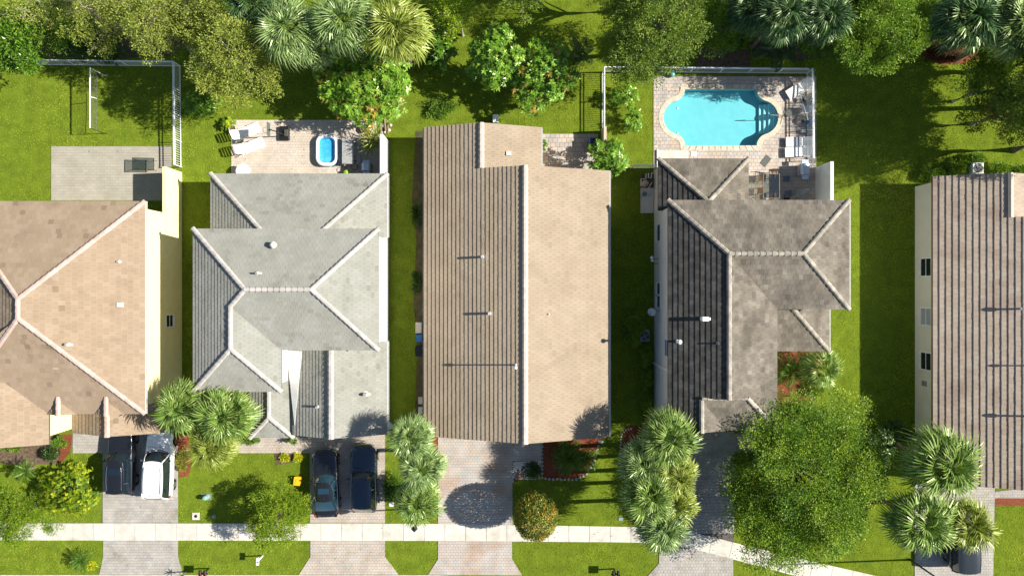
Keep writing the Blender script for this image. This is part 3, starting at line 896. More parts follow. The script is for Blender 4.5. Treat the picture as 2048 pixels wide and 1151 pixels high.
# ---- house 3: brown gable roof in the middle
T3 = mat('brown_tile', (1, 1, 1), (0.88, 0.87, 0.85), rough=0.85, scale=.6, ramp=[(0, (0.30, 0.238, 0.168)), (0.1, (0.325, 0.26, 0.185)), (0.7, (0.34, 0.27, 0.193)), (1, (0.352, 0.28, 0.20))], bump=0.3, bscale=25)
C3 = mat('cream_cap', (0.54, 0.46, 0.38), (0.48, 0.41, 0.34), rough=0.8, scale=4, tone=0.10)
D3 = mat('brown_deck', (0.07, 0.05, 0.04), rough=0.9)
h3 = empty('house', (0, 0, 0), label='long single-storey house in the middle with a brown gabled tile roof', cat='house')
m = .35
Xe0, Xr3, Xe1 = -6.06, 0.86, 6.66; z0_ = 2.72; zR = z0_ + m * (Xr3 - Xe0); m2 = (zR - 3.0) / (Xe1 - Xr3)
Ya, Yb3, Yc = 8.03, -10.2, 11.06
r3 = Roof(h3, T3, C3, D3, 0.305, 0.32, 0.046, ind=300, seed=8)
r3.plane('-x', Xe0, z0_, m, [rect(Xe0, Xr3, Yb3, Ya), rect(Xe0, -2.05, Ya, Yc)])
r3.plane('+x', Xe1, 3.0, m2, [rect(Xr3, Xe1, Yb3, Ya)], solo=False)
zE = z0_ + m * (-2.05 - Xe0)
r3.plane('+x', 2.02, zE - .35 * 4.07, .35, [rect(-2.05, 2.02, Ya, Yc)], solo=False)
r3.cap((Xr3, Yb3, zR), (Xr3, Ya, zR), .38, .11).cap((-2.05, Ya, zE), (-2.05, Yc, zE), .38, .11)
r3.done()
TANW = mat('tan_stucco', (0.55, 0.46, 0.34), (0.50, 0.42, 0.31), rough=0.9, scale=1.5, bump=0.2)
walls(h3, [(rect(-5.66, 6.26, -9.8, 7.7), 0, 2.6), (rect(-5.66, 1.7, 7.7, 10.8), 0, 2.6)], TANW)
for yy in (-9.81, 7.71): tri_wall(h3, [(-5.66, yy, 2.6), (6.26, yy, 2.6), (6.26, yy, 3.0), (Xr3, yy, zR - .16), (-5.66, yy, 2.7)], TANW)
tri_wall(h3, [(-5.66, 10.81, 2.6), (1.7, 10.81, 2.6), (-2.05, 10.81, zE - .16)], TANW)
soffit(h3, rect(Xe0, Xe1, Yb3, Ya), 2.56); soffit(h3, rect(Xe0, 2.02, Ya, Yc), 2.555)
gutter(h3, (Xe1, Ya, 3.0), (Xe1, Yb3, 3.0), side=-1); gutter(h3, (Xe0, Yc, z0_), (Xe0, Yb3, z0_), side=1, w=.08); gutter(h3, (2.02, Yc, zE - .35 * 4.07), (2.02, Ya, zE - .35 * 4.07), side=-1, w=.1)
MB().box(-5.0, -0.2, -9.87, -9.81, .03, 2.2).build('garage_door', WHITE, h3)
whv = mat('white_vent', (0.8, 0.8, 0.8), rough=0.4)
for a in ((966, 513.5, 4.08, .75, .085, 'pipe'), (980, 626, 4.25, .75, .09, 'pipe'), (1031, 729, 4.95, 1.75, .05, 'cap')): vent(h3, *a, m=whv)
for a in ((1097, 628, 4.5, .22, .05, 'pipe'), (1018, 307, 3.55, .1, .08, 'box')): vent(h3, *a)
EXB((-5.66, 6.26, -9.8, 7.7), (-5.66, 1.7, 7.7, 10.8))

# ---- house 4: dark weathered
BLW = mat('pale_stucco', (0.66, 0.65, 0.62), (0.60, 0.59, 0.56), rough=0.9, scale=1.2, bump=0.2)
T4 = mat('weathered_tile', (1, 1, 1), (0.72, 0.71, 0.68), rough=0.9, scale=1.6, ramp=[(0, (0.15, 0.132, 0.108)), (0.2, (0.195, 0.17, 0.137)), (0.8, (0.212, 0.186, 0.15)), (1, (0.25, 0.22, 0.178))], bump=0.4, bscale=25, stain=(0.9, (1, .45, 1), 0.42, 0.66, (0.66, 0.66, 0.65)))
C4 = mat('stained_cap', (0.40, 0.35, 0.28), (0.22, 0.20, 0.17), rough=0.85, scale=2.5, tone=0.12)
D4 = mat('weathered_deck', (0.03, 0.03, 0.028), rough=0.9)
h4 = empty('house', (0, 0, 0), label='two-storey pale house under a dark algae-stained tile roof beside the turquoise pool', cat='house')
m = .40; e = 5.6
x0, xw, x1 = 10.12, 17.2, 21.87; y1, y0_ = 5.7, -1.38; hf = 3.54; xc = x0 + hf; yc = y1 - hf; xr_ = x1 - hf
yf = -9.23; zt_ = e + m * hf
T4D = mat('shaded_slope_tile', (1, 1, 1), (0.62, 0.62, 0.60), rough=0.9, scale=1.6, ramp=[(0, (0.050, 0.048, 0.044)), (0.5, (0.064, 0.061, 0.055)), (1, (0.085, 0.08, 0.07))], bump=0.4, bscale=25)  # darker copy of the weathered tile: left-slope shade put into its colour
r4 = Roof(h4, T4, C4, D4, 0.345, 0.30, 0.044, ind=300, seed=9)
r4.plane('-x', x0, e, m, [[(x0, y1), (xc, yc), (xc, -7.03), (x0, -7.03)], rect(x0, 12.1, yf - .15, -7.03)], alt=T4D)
r4.plane('+y', y1, e, m, [[(x0, y1), (x1, y1), (xr_, yc), (xc, yc)]])
r4.plane('+x', x1, e, m, [[(x1, y1), (xr_, yc), (x1, y0_)]])
r4.plane('-y', y0_, e, m, [[(xc, yc), (xr_, yc), (x1, y0_), (xw, y0_)]])
r4.plane('+x', xw, e, m, [[(xc, yc), (xw, y0_), (xw, -7.03), (xc, -7.03)], [(xw, -7.03), (xw, yf), (15.0, -7.03)]])
r4.plane('-y', yf, e, m, [[(xw, yf), (15.0, -7.03), (12.35, -7.03), (12.1, -7.28), (14.05, yf)]])
r4.plane('+x', 12.1, e + m * 1.98, m, [[(12.1, -7.28), (12.1, yf), (14.05, yf)]], solo=False)
for a, b in (((x0, y1, e), (xc, yc, zt_)), ((xc, -7.03, zt_), (xc, yc, zt_)), ((xc, yc, zt_), (xr_, yc, zt_)), ((x1, y1, e), (xr_, yc, zt_)), ((x1, y0_, e), (xr_, yc, zt_)),
             ((xw, yf, e), (15.0, -7.03, e + m * 2.2)), ((12.1, yf, e + m * 1.98), (12.1, -7.1, e + m * 1.98))):
    r4.cap(a, b, .31, .10)
r4.cap((12.1, -7.05, e + .4 * 2.2), (15.0, -7.05, e + .4 * 2.2), .2, .08)
r4.done()
tri_wall(h4, [(12.2, -7.03, e + .8), (15.0, -7.03, e + .86), (xc, -7.03, zt_ - .03)], BLW)
walls(h4, [(rect(10.33, 21.47, -.98, 5.3), 0, 5.5), (rect(10.33, 16.8, -8.85, -.985), 0, 5.5)], BLW)
soffit(h4, rect(x0, x1, y0_, y1), 5.46); soffit(h4, rect(x0, xw, yf, y0_), 5.455)
gutter(h4, (x1, y1, e), (x1, y0_, e), side=-1)
r4b = Roof(h4, T4, C4, D4, 0.345, 0.30, 0.044, seed=10, name='rear_roof')
e = 2.9
a0, a1, a2 = 10.03, 16.24, 8.88; ah = (a1 - a0) / 2
r4b.plane('+y', a2, e, m, [[(a0, a2), (a1, a2), (a0 + ah, a2 - ah)]])
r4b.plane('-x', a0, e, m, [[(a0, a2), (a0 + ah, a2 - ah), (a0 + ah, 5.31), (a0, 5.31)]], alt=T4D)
r4b.plane('+x', a1, e, m, [[(a1, a2), (a1, 5.31), (a0 + ah, 5.31), (a0 + ah, a2 - ah)]])
r4b.cap((a0, a2, e), (a0 + ah, a2 - ah, e + m * ah), .31, .10).cap((a1, a2, e), (a0 + ah, a2 - ah, e + m * ah), .31, .10)
r4b.done()
walls(h4, [(rect(10.33, 15.9, 5.31, 8.5), 0, 2.8)], BLW)
soffit(h4, rect(a0, a1, 5.31, a2), 2.76)
r4c = Roof(h4, T4, C4, D4, 0.345, 0.30, 0.044, seed=12, name='side_roof')
b1, b0 = 21.77, -4.34; q_ = -.99 - b0
r4c.plane('-y', b0, e, m, [[(b1, b0), (b1 - q_, b0 + q_), (16.81, b0 + q_), (16.81, b0)]])
r4c.plane('+x', b1, e, m, [[(b1, b0), (b1, b0 + q_), (b1 - q_, b0 + q_)]])
r4c.cap((b1, b0, e), (b1 - q_, b0 + q_, e + m * q_), .31, .10).done()
gutter(h4, (b1, -.99, e), (b1, b0, e), side=-1)
walls(h4, [(rect(16.81, 21.4, -3.95, -.985), 0, 2.8)], BLW)
soffit(h4, rect(16.81, b1, b0, -.99), 2.76)
for (ya, yb_, za, zb, sp) in ((3.25, 4.5, 1.15, 2.3, 0), (-0.5, .38, 1.1, 2.25, 0), (-1.42, -.52, 1.1, 2.25, 0), (-4.6, -3.4, 3.8, 5.0, 1)):
    window_x(h4, 10.33, ya, yb_, za, zb, -1, split=sp)
MB().box(12.6, 16.4, -8.92, -8.86, .03, 2.2).build('garage_door', WHITE, h4)
MB().box(10.2, 10.33, -5.5, -5.36, 0, 5.4).build('downpipe', WHITE, h4)
dish = mat('dish_grey', (0.45, 0.46, 0.47), rough=0.5)
def sat_dish(px, py, z, wallx, lab):
    x, y = G(px, py, z)
    t = empty('satellite_dish', (x, y, z), label=lab, cat='satellite dish')
    b = MB(); nrm = Vector((-.5, -.35, .8)).normalized(); u = nrm.cross(Vector((0, 0, 1))).normalized(); v = nrm.cross(u)
    rings = [[nrm * (d * d * .45) + (u * math.cos(a) * .9 + v * math.sin(a)) * d for a in [k_ * math.pi / 10 for k_ in range(20)]] for d in (.02, .12, .22, .32)]
    for i in range(3): b.quadstrip(rings[i], rings[i + 1], True)
    b.build('reflector', dish, t, smooth=True)
    MB().tube([nrm * .02 + v * .28, nrm * .35 + v * .2, nrm * .42], .012, 6).tube([nrm * .40 - u * .05, nrm * .40 + u * .05], .035, 8).build('receiver_arm', GREY, t)
    MB().tube([(0, 0, 0), (-x * 0 + (wallx - x) * .6, .05, -.25), (wallx - x, .05, -.3)], .02, 6).build('bracket', GREY, t)
sat_dish(1304, 623, 2.2, 10.33, 'pale satellite dish on the pale wall above the air conditioner')
for a in ((1410, 637, 6.7, .0, .1, 'box'),): pass
x, y = G(1408, 637, 6.55)
MB().box(x - .2, x + .2, y - .13, y + .13, 6.3, 7.0).box(x + .2, x + .34, y - .08, y + .08, 6.3, 6.85).build('roof_vent', whv, h4)
vent(h4, 1355, 682, 5.86, .6, .075, 'cap', whv); vent(h4, 1435, 686, 6.75, .4, .05, 'pipe', GREY)
EXB((10.33, 21.47, -3.95, 5.3), (10.33, 16.8, -8.85, 0))
MB().prism(PX((1313, 301), (1376, 301), (1376, 330), (1313, 330)), .013, .10).build('doorstep', CONC, h4)
MB().box(*[G(1313, 0)[0], G(1316, 0)[0]], G(0, 345)[1], G(0, 300)[1], .1, .16).build('step_edge', WHITE, h4)
t = MB().box(22.05, 22.27, 5.31, 8.75, 0, 2.5).build('garden_wall', WST); EXB((22.0, 22.3, 5, 8.8))
tag(t, 'white topped privacy wall beside the barbecue at the corner of the pool deck', 'wall')

# ---- house 5: right edge
T5 = mat('ribbed_tan_tile', (1, 1, 1), (0.90, 0.88, 0.86), rough=0.85, scale=1.2, ramp=[(0, (0.36, 0.28, 0.225)), (0.2, (0.36, 0.295, 0.23)), (0.8, (0.385, 0.315, 0.245)), (1, (0.40, 0.325, 0.255))], bump=0.35, bscale=22, stain=(0.5, (1, 1, 1), 0.5, 0.7, (0.78, 0.72, 0.74)))
C5 = mat('sand_cap', (0.60, 0.50, 0.40), rough=0.85, tone=0.05)
h5 = empty('house', (0, 0, 0), label='single-storey cream house cut by the right edge of the photo, tan ribbed tile roof', cat='house')
m = .35
r5 = Roof(h5, T5, C5, D3, 0.405, 0.33, 0.052, ind=300, seed=13)
a_, rx5, rm5 = 29.02, 33.35, 37.7
ze5 = 2.66
r5.plane('-x', a_, ze5, m, [rect(a_, rx5, -10.9, 7.7), rect(rx5, rm5, -13.45, 4.74), rect(31.2, rx5, -13.45, -10.9)])
zx = ze5 + m * (rx5 - a_)
r5.plane('+x', rx5 + 4.3, zx - 4.3 * m, m, [rect(rx5, rx5 + 4.3, 4.74, 7.7)], solo=False)
r5.plane('+x', rm5 + 6, ze5 + m * (rm5 - a_) - 6 * m, m, [rect(rm5, rm5 + 6, -13.45, 4.74)], solo=False)
r5.cap((rx5, 4.74, zx), (rx5, 7.7, zx), .34, .12).cap((rm5, -13.45, ze5 + m * (rm5 - a_)), (rm5, 4.74, ze5 + m * (rm5 - a_)), .34, .12)
r5.done()
CRW = mat('ivory_stucco', (0.62, 0.58, 0.48), (0.58, 0.54, 0.45), rough=0.9, scale=1.2, bump=0.2)
walls(h5, [(rect(29.3, 43.2, -10.5, 4.5), 0, 2.55), (rect(29.3, 37.2, 4.5, 7.35), 0, 2.55), (rect(31.6, 43.2, -13.1, -10.5), 0, 3.3)], CRW)
tri_wall(h5, [(29.3, 7.36, 2.8), (37.2, 7.36, 2.8), (rx5, 7.36, zx - .16)], CRW); tri_wall(h5, [(31.6, -13.11, 3.3), (43.2, -13.11, 3.4), (rm5, -13.11, 5.8)], CRW)
soffit(h5, rect(a_, 43.5, -10.9, 4.74), 2.52); soffit(h5, rect(a_, 37.5, 4.74, 7.7), 2.515)
for (pa, pb, lv) in ((516, 553, 0), (614, 650, 1), (702, 738, 0)):
    window_x(h5, 29.3, -(pb - 575.5) * 51.2 / F_PX, -(pa - 575.5) * 51.2 / F_PX, .75, 2.1, -1, split=1, louvre=bool(lv))
for a in ((2042, 617, 4.35, .75, .07, 'cap'), (2056, 730, 4.4, .9, .05, 'cap'), (2050, 831, 4.4, .85, .07, 'cap')): vent(h5, *a, m=whv)
EXB((29.3, 43.2, -10.5, 7.35), (31.6, 43.2, -13.1, -10))
b = MB(); x, y = G(1829, 760); b.box(x, x + .45, y - .25, y + .12, .9, 1.5).tube([(x + .2, y, 0), (x + .2, y, 2.4)], .03, 6)
b.build('meter_box', GREY, h5)
# ------------------------------------------------------------------ grass
gn = 640000
GPX = np.column_stack([rng.uniform(-39.5, 39.5, gn), rng.uniform(-22.5, 22.5, gn)])
keep = np.ones(len(GPX), bool)
for pl in EXCL: keep &= ~in_poly(GPX, pl)
keep &= GPX[:, 1] > np.interp(GPX[:, 0], [p[0] for p in kp], [p[1] for p in kp]) + .03
keep &= ~in_poly(GPX, ccw(dk))
GPX = GPX[keep]
big = vnoise(GPX, 2.3, 3) * .45 + vnoise(GPX, .8, 4) * .3 + vnoise(GPX, .28, 5) * .25
n = len(GPX)
h = rng.uniform(.03, .075, n) * (0.7 + .8 * big); w = rng.uniform(.012, .026, n)
a = rng.uniform(0, 2 * np.pi, n); la = rng.uniform(0, 2 * np.pi, n); lean = rng.uniform(.01, .07, n)
B1 = np.column_stack([GPX[:, 0] + np.cos(a) * w, GPX[:, 1] + np.sin(a) * w, np.zeros(n)])
B2 = np.column_stack([GPX[:, 0] - np.cos(a) * w, GPX[:, 1] - np.sin(a) * w, np.zeros(n)])
TP = np.column_stack([GPX[:, 0] + np.cos(la) * lean, GPX[:, 1] + np.sin(la) * lean, h])
def fast_mesh(name, V, nf, k, tone, m, smooth=False):
    """V holds nf faces of k corners each"""
    me = bpy.data.meshes.new(name)
    me.vertices.add(nf * k); me.vertices.foreach_set('co', V.astype(np.float32).ravel())
    me.loops.add(nf * k); me.loops.foreach_set('vertex_index', np.arange(nf * k, dtype=np.int32))
    me.polygons.add(nf); me.polygons.foreach_set('loop_start', np.arange(0, nf * k, k, dtype=np.int32))
    at = me.attributes.new('tone', 'FLOAT', 'FACE'); at.data.foreach_set('value', tone.astype(np.float32))
    me.materials.append(m); me.update(calc_edges=True)
    return me
GRASS = leaf_mat('grass_blade', [(0, (0.065, 0.105, 0.015)), (.35, (0.125, 0.172, 0.020)), (.65, (0.175, 0.21, 0.027)), (.85, (0.22, 0.22, 0.036)), (1, (0.25, 0.23, 0.055))], trans=.45, gloss=.0, k=2.4)
gt = np.clip(big * .95 + rng.normal(0, .085, n) + (vnoise(GPX, 6.5, 12) - .5) * .35 - .02, 0, 1)
# worn patches
worn = np.clip((vnoise(GPX, 2.6, 9) * .7 + vnoise(GPX, .7, 21) * .3 - .60) * 4, 0, 1); gt = np.clip(gt * .92 + worn * .5, 0, 1)
me = fast_mesh('grass', np.stack([B1, B2, TP], 1), n, 3, gt, GRASS)
g = link('grass', me, (0, 0, .002)); g['kind'] = 'stuff'

# ------------------------------------------------------------------ leaves
def unit(v): return v / np.maximum(1e-6, np.linalg.norm(v, axis=1))[:, None]
def leaves(P, D, Nn, Ls, Ws, tone, name, m, droop=0.0):
    D = unit(D); S = unit(np.cross(D, Nn)); U = np.cross(S, D)
    Ls = Ls[:, None]; Ws = Ws[:, None]
    a = P; c = P + D * Ls - np.array([[0, 0, 1]]) * Ls * droop
    mid = P + D * Ls * .45 + U * Ls * .06
    b = mid + S * Ws * .5; d = mid - S * Ws * .5
    return fast_mesh(name, np.stack([a, b, c, d], 1), len(P), 4, tone, m)

def clump_points(lobes, dens, r):
    """clump centres spread over the upper shell of several ellipsoid lobes (x,y,z,rx,ry,rz)"""
    out = []
    for (x, y, z, rx, ry, rz) in lobes:
        k = int(dens * 2.9 * math.pi * rx * ry) + 3
        d = unit(r.normal(size=(k, 3))); d[:, 2] = np.where(d[:, 2] < -.25, -d[:, 2], d[:, 2])
        rad = r.uniform(.30, 1.0, (k, 1)) ** .45 * r.uniform(.86, 1.12, (k, 1))
        p = np.array([x, y, z]) + d * rad * np.array([rx, ry, rz])
        out.append(np.column_stack([p, d]))
    A = np.vstack(out)
    return A

def crown(name, lobes, m, per=60, cr=.38, leaf=(.13, .065), dens=3.2, seed=1, tone0=.5, spread=.22, accents=0.0, flat=.7, orange=None, parent=None):
    r = np.random.default_rng(seed)
    C = clump_points(lobes, dens, r)
    k = len(C)
    ct = np.clip(tone0 + r.normal(0, spread * .8, k), 0, 1)
    d = unit(r.normal(size=(k * per, 3)))
    rr = r.uniform(.15, 1, (k * per, 1)) ** .5
    cc = np.repeat(C, per, 0)
    size = np.repeat(r.uniform(.6, 1.5, k), per)[:, None]
    P = cc[:, :3] + d * rr * cr * size * np.array([1, 1, flat])
    D = d * .8 + cc[:, 3:] * .6 + r.normal(0, .35, (k * per, 3)) + np.array([0, 0, .05])
    Nn = np.array([[0, 0, 1.0]]) + r.normal(0, .55, (k * per, 3)) + cc[:, 3:] * .4
    L_ = r.uniform(.75, 1.25, k * per) * leaf[0]; W_ = r.uniform(.75, 1.25, k * per) * leaf[1]
    tn = np.clip(np.repeat(ct, per) + r.normal(0, spread * .6, k * per), 0, 1)
    me = leaves(P, D, Nn, L_, W_, tn, name, m)
    o = link(name, me, (0, 0, 0), parent)
    return o, C

def rosettes(name, lobes, m, per=14, leaf=(.24, .075), dens=6, seed=1, tone0=.45, spread=.2, parent=None, up=.35, droop=.2, accent=0.0, rings=2):
    """branch tips that each carry a whorl of long leaves"""
    r = np.random.default_rng(seed)
    C = clump_points(lobes, dens, r); k = len(C); n_ = k * per
    ax = unit(C[:, 3:] * .5 + np.array([[0, 0, .9]]) + r.normal(0, .25, (k, 3)))
    cc = np.repeat(C, per, 0); A = np.repeat(ax, per, 0)
    t = unit(np.cross(A, r.normal(size=(n_, 3))))
    lift = r.uniform(-.15, up * 2, (n_, 1))
    D = t + A * lift
    P = cc[:, :3] + A * r.uniform(-.06, .10, (n_, 1))
    acc = r.random(k) < accent
    ct = np.where(acc, r.uniform(.93, 1, k), np.clip(tone0 + r.normal(0, spread, k), 0, .84))
    tn = np.repeat(ct, per); nz_ = r.normal(0, .05, n_)
    tn = np.where(tn > .9, tn, np.clip(tn + nz_ + lift[:, 0] * .18, 0, .86))
    L_ = r.uniform(.7, 1.2, n_) * leaf[0]; W_ = r.uniform(.8, 1.2, n_) * leaf[1]
    me = leaves(P, D, A, L_, W_, tn, name, m, droop)
    return link(name, me, (0, 0, 0), parent), C

def bark_tree(parent, base, top, lobes_c, r0, m, seed=1, nbr=9):
    """tapered trunk that forks into limbs reaching the crown's clumps; local coordinates"""
    r = random.Random(seed)
    b = MB(); top = Vector(top); base = Vector(base)
    mid = base.lerp(top, .5) + Vector((r.uniform(-.15, .15), r.uniform(-.15, .15), 0))
    b.tube([base, base + (mid - base) * .15, mid, top], [r0 * 1.5, r0 * 1.05, r0 * .85, r0 * .6], 9)
    b.build('trunk', m, parent, smooth=True)
    b = MB()
    for c in lobes_c:
        c = Vector(c); s = base.lerp(top, r.uniform(.55, .98)); j = s.lerp(c, .5) + Vector((r.uniform(-.2, .2), r.uniform(-.2, .2), r.uniform(0, .3)))
        b.tube([s, j, c], [r0 * .42, r0 * .25, r0 * .07], 6)
        for q in range(2):
            e_ = j.lerp(c, r.uniform(.3, .9)); f_ = e_ + Vector((r.uniform(-.6, .6), r.uniform(-.6, .6), r.uniform(-.1, .45)))
            b.tube([e_, f_], [r0 * .14, r0 * .04], 5)
    b.build('limb', m, parent, smooth=True)

LM = {
 'oak': leaf_mat(k=1.7, name='oak_leaf', ramp=[(0, (0.035, 0.060, 0.012)), (.4, (0.085, 0.115, 0.018)), (.75, (0.16, 0.18, 0.030)), (1, (0.26, 0.24, 0.05))]),
 'olive': leaf_mat(k=1.15, name='olive_leaf', ramp=[(0, (0.08, 0.10, 0.018)), (.35, (0.19, 0.205, 0.038)), (.7, (0.29, 0.285, 0.058)), (1, (0.40, 0.365, 0.10))], trans=.3),
 'bright': leaf_mat(k=1.6, name='bright_leaf', ramp=[(0, (0.03, 0.065, 0.012)), (.4, (0.08, 0.13, 0.015)), (.75, (0.15, 0.20, 0.022)), (1, (0.26, 0.27, 0.04))]),
 'dark': leaf_mat(k=1.3, name='dark_leaf', ramp=[(0, (0.016, 0.034, 0.010)), (.5, (0.035, 0.068, 0.014)), (1, (0.08, 0.12, 0.022))], gloss=.14, rough=.35),
 'mango': leaf_mat(k=1.35, name='mango_leaf', ramp=[(0, (0.045, 0.085, 0.012)), (.4, (0.095, 0.165, 0.016)), (.7, (0.16, 0.27, 0.028)), (.88, (0.25, 0.31, 0.045)), (.93, (0.36, 0.22, 0.05)), (1, (0.42, 0.22, 0.05))], trans=.3, gloss=.12, rough=.3),
 'croton': leaf_mat(k=1.35, name='croton_leaf', ramp=[(0, (0.035, 0.075, 0.010)), (.4, (0.11, 0.16, 0.012)), (.7, (0.26, 0.28, 0.015)), (1, (0.50, 0.42, 0.02))], trans=.3, gloss=.10),
 'topiary': leaf_mat(k=1.3, name='topiary_leaf', ramp=[(0, (0.06, 0.085, 0.015)), (.35, (0.13, 0.15, 0.02)), (.6, (0.28, 0.21, 0.03)), (.85, (0.34, 0.13, 0.03)), (1, (0.40, 0.07, 0.025))], trans=.25, gloss=.12),
 'lime': leaf_mat(k=1.4, name='lime_leaf', ramp=[(0, (0.06, 0.10, 0.008)), (.5, (0.17, 0.22, 0.015)), (1, (0.34, 0.34, 0.03))]),
 'yellowing': leaf_mat('yellowing_leaf', [(0, (0.06, 0.08, 0.015)), (.5, (0.15, 0.16, 0.025)), (1, (0.34, 0.27, 0.05))]),
 'red': leaf_mat('red_leaf', [(0, (0.03, 0.012, 0.010)), (.6, (0.11, 0.03, 0.02)), (1, (0.25, 0.08, 0.04))]),
}

def broad_tree(px, py, R_, zt, kind, label, name='leafy_tree', cat='tree', group=None, squash=1.0, lobes=7, seed=1, trunk=None, bark=BARK, style='leaf', extra=None, **kw):
    """a tree whose crown top sits over px, py at height zt; R_ = crown radius in metres; the trunk stands on the ground below"""
    r = random.Random(seed)
    zc = zt * .72
    x, y = G(px, py, zt * .85)
    t = empty(name, (x, y, 0), label=label, cat=cat, group=group)
    L_ = [(0, 0, zc, R_ * .62, R_ * .62 * squash, zt - zc)]
    for i in range(lobes):
        a = 2 * math.pi * i / lobes + r.uniform(-.35, .35); d = R_ * r.uniform(.48, .72)
        q = R_ * r.uniform(.30, .46)
        L_.append((math.cos(a) * d, math.sin(a) * d * squash, zc - r.uniform(0, .22) * zt + (.1 * zt if i % 3 == 0 else 0), q, q, q * .75))
    for e_ in (extra or []): L_.append(e_)
    if style == 'leaf': o, C = crown('crown', L_, LM[kind], seed=seed, parent=t, **kw)
    else: o, C = rosettes('crown', L_, LM[kind], seed=seed, parent=t, **kw)
    tops = [tuple(C[i, :3]) for i in np.random.default_rng(seed).choice(len(C), min(len(C), 6 + lobes * 2), replace=False)]
    bt = trunk or (0.0, 0.0)
    bark_tree(t, (bt[0], bt[1], 0), (bt[0] * .3, bt[1] * .3, zc * .75), tops, max(.07, R_ * .055), bark, seed)
    return t

def bush(px, py, rx, ry, zt, kind, label, name='shrub', cat='shrub', group=None, seed=1, style='leaf', lump=5, stem=True, **kw):
    r = random.Random(seed)
    x, y = G(px, py, zt * .6)
    t = empty(name, (x, y, 0), label=label, cat=cat, group=group)
    L_ = [(0, 0, zt * .5, rx * .8, ry * .8, zt * .5)]
    for i in range(lump):
        a = 2 * math.pi * i / lump + r.uniform(-.4, .4)
        L_.append((math.cos(a) * rx * .62, math.sin(a) * ry * .62, zt * r.uniform(.3, .5), rx * .4, ry * .4, zt * .38))
    kw.setdefault('dens', 7)
    if style == 'leaf':
        kw.setdefault('cr', .2); kw.setdefault('per', 40); kw.setdefault('leaf', (.10, .05))
        o, C = crown('foliage', L_, LM[kind], seed=seed, parent=t, **kw)
    else: o, C = rosettes('foliage', L_, LM[kind], seed=seed, parent=t, **kw)
    b = MB()
    for i in range(6):
        c = C[int(r.random() * len(C)), :3]
        b.tube([(r.uniform(-.08, .08), r.uniform(-.08, .08), 0), (c[0] * .5, c[1] * .5, c[2] * .6), tuple(c)], [.035, .025, .01], 5)
    b.build('stem', BARK, t)
    return t

# ------------------------------------------------------------------ palms: every frond is a part, meshes are shared
def fan_frond(seed, pet=1.0, blade=1.0, segs=22, arc=235, droop=.5):
    r = random.Random(seed); b = MB()
    b.cur = .3
    # petiole along +y, arching
    P = [Vector((0, pet * t, .10 * math.sin(t * 2.2) * pet)) for t in (0, .35, .7, 1.0)]
    for sx in (-1, 1):
        b.quadstrip([p + Vector((sx * .018, 0, 0)) for p in P], [p + Vector((0, 0, .02)) for p in P])
    hub = P[-1]
    for i in range(segs):
        a = R(-arc / 2 + arc * i / (segs - 1)) + r.uniform(-.02, .02)
        d = Vector((math.sin(a), math.cos(a), 0)); s = Vector((d.y, -d.x, 0))
        L_ = blade * (1.0 - .28 * (abs(a) / R(arc / 2)) ** 1.5) * r.uniform(.78, 1.1)
        st = hub + Vector((0, .18 * blade * math.cos(a) * .5, 0))
        w = .034 * blade; z1 = .10 * math.cos(a) - .05 * abs(math.sin(a))
        f0 = .05
        p0 = st; p1 = st + d * L_ * .45 + Vector((0, 0, z1 + .02))
        dr = droop * r.uniform(.4, 1.9)
        p2 = st + d * L_ * .78 + Vector((0, 0, z1 - .14 * dr * L_)); p3 = st + d * L_ * .98 + Vector((0, 0, z1 - .46 * dr * L_))
        b.cur = min(1, max(0, .42 + r.uniform(-.3, .25)))
        b.poly([p0, p1 + s * w, p1 + Vector((0, 0, .025)), ]); b.poly([p0, p1 + Vector((0, 0, .025)), p1 - s * w])
        b.cur = min(1, b.cur + .15)
        b.poly([p1 + s * w, p2 + s * w * .7, p2 - s * w * .7, p1 - s * w])
        b.cur = min(1, b.cur + .2)
        b.poly([p2 + s * w * .7, p3, p2 - s * w * .7])
    return b

def feather_frond(seed, L_=1.8, leaf=.45, pairs=22, w=.022, arch=.5):
    r = random.Random(seed); b = MB(); b.cur = .35
    def pt(t): return Vector((0, L_ * t * (1 - .12 * t), L_ * (.38 * t - arch * t * t)))
    sp = [pt(i / 8) for i in range(9)]
    b.quadstrip([p + Vector((.014, 0, 0)) for p in sp], [p - Vector((.014, 0, 0)) for p in sp])
    for i in range(pairs):
        t = .12 + .86 * i / pairs; p = pt(t); l = leaf * math.sin(math.pi * min(1, t * .85 + .15)) ** .6
        for sx in (-1, 1):
            a = r.uniform(.35, .6) + t * .4
            d = Vector((sx * math.cos(a), math.sin(a), .12 + r.uniform(-.1, .1))); q = p + d * l * .55 + Vector((0, 0, .02)); e_ = p + d * l + Vector((0, 0, -l * .35))
            n_ = Vector((-math.sin(a) * sx, math.cos(a), 0)) * w
            b.cur = min(1, max(0, .5 + r.uniform(-.25, .25)))
            b.poly([p, q + n_, e_, q - n_])
    return b

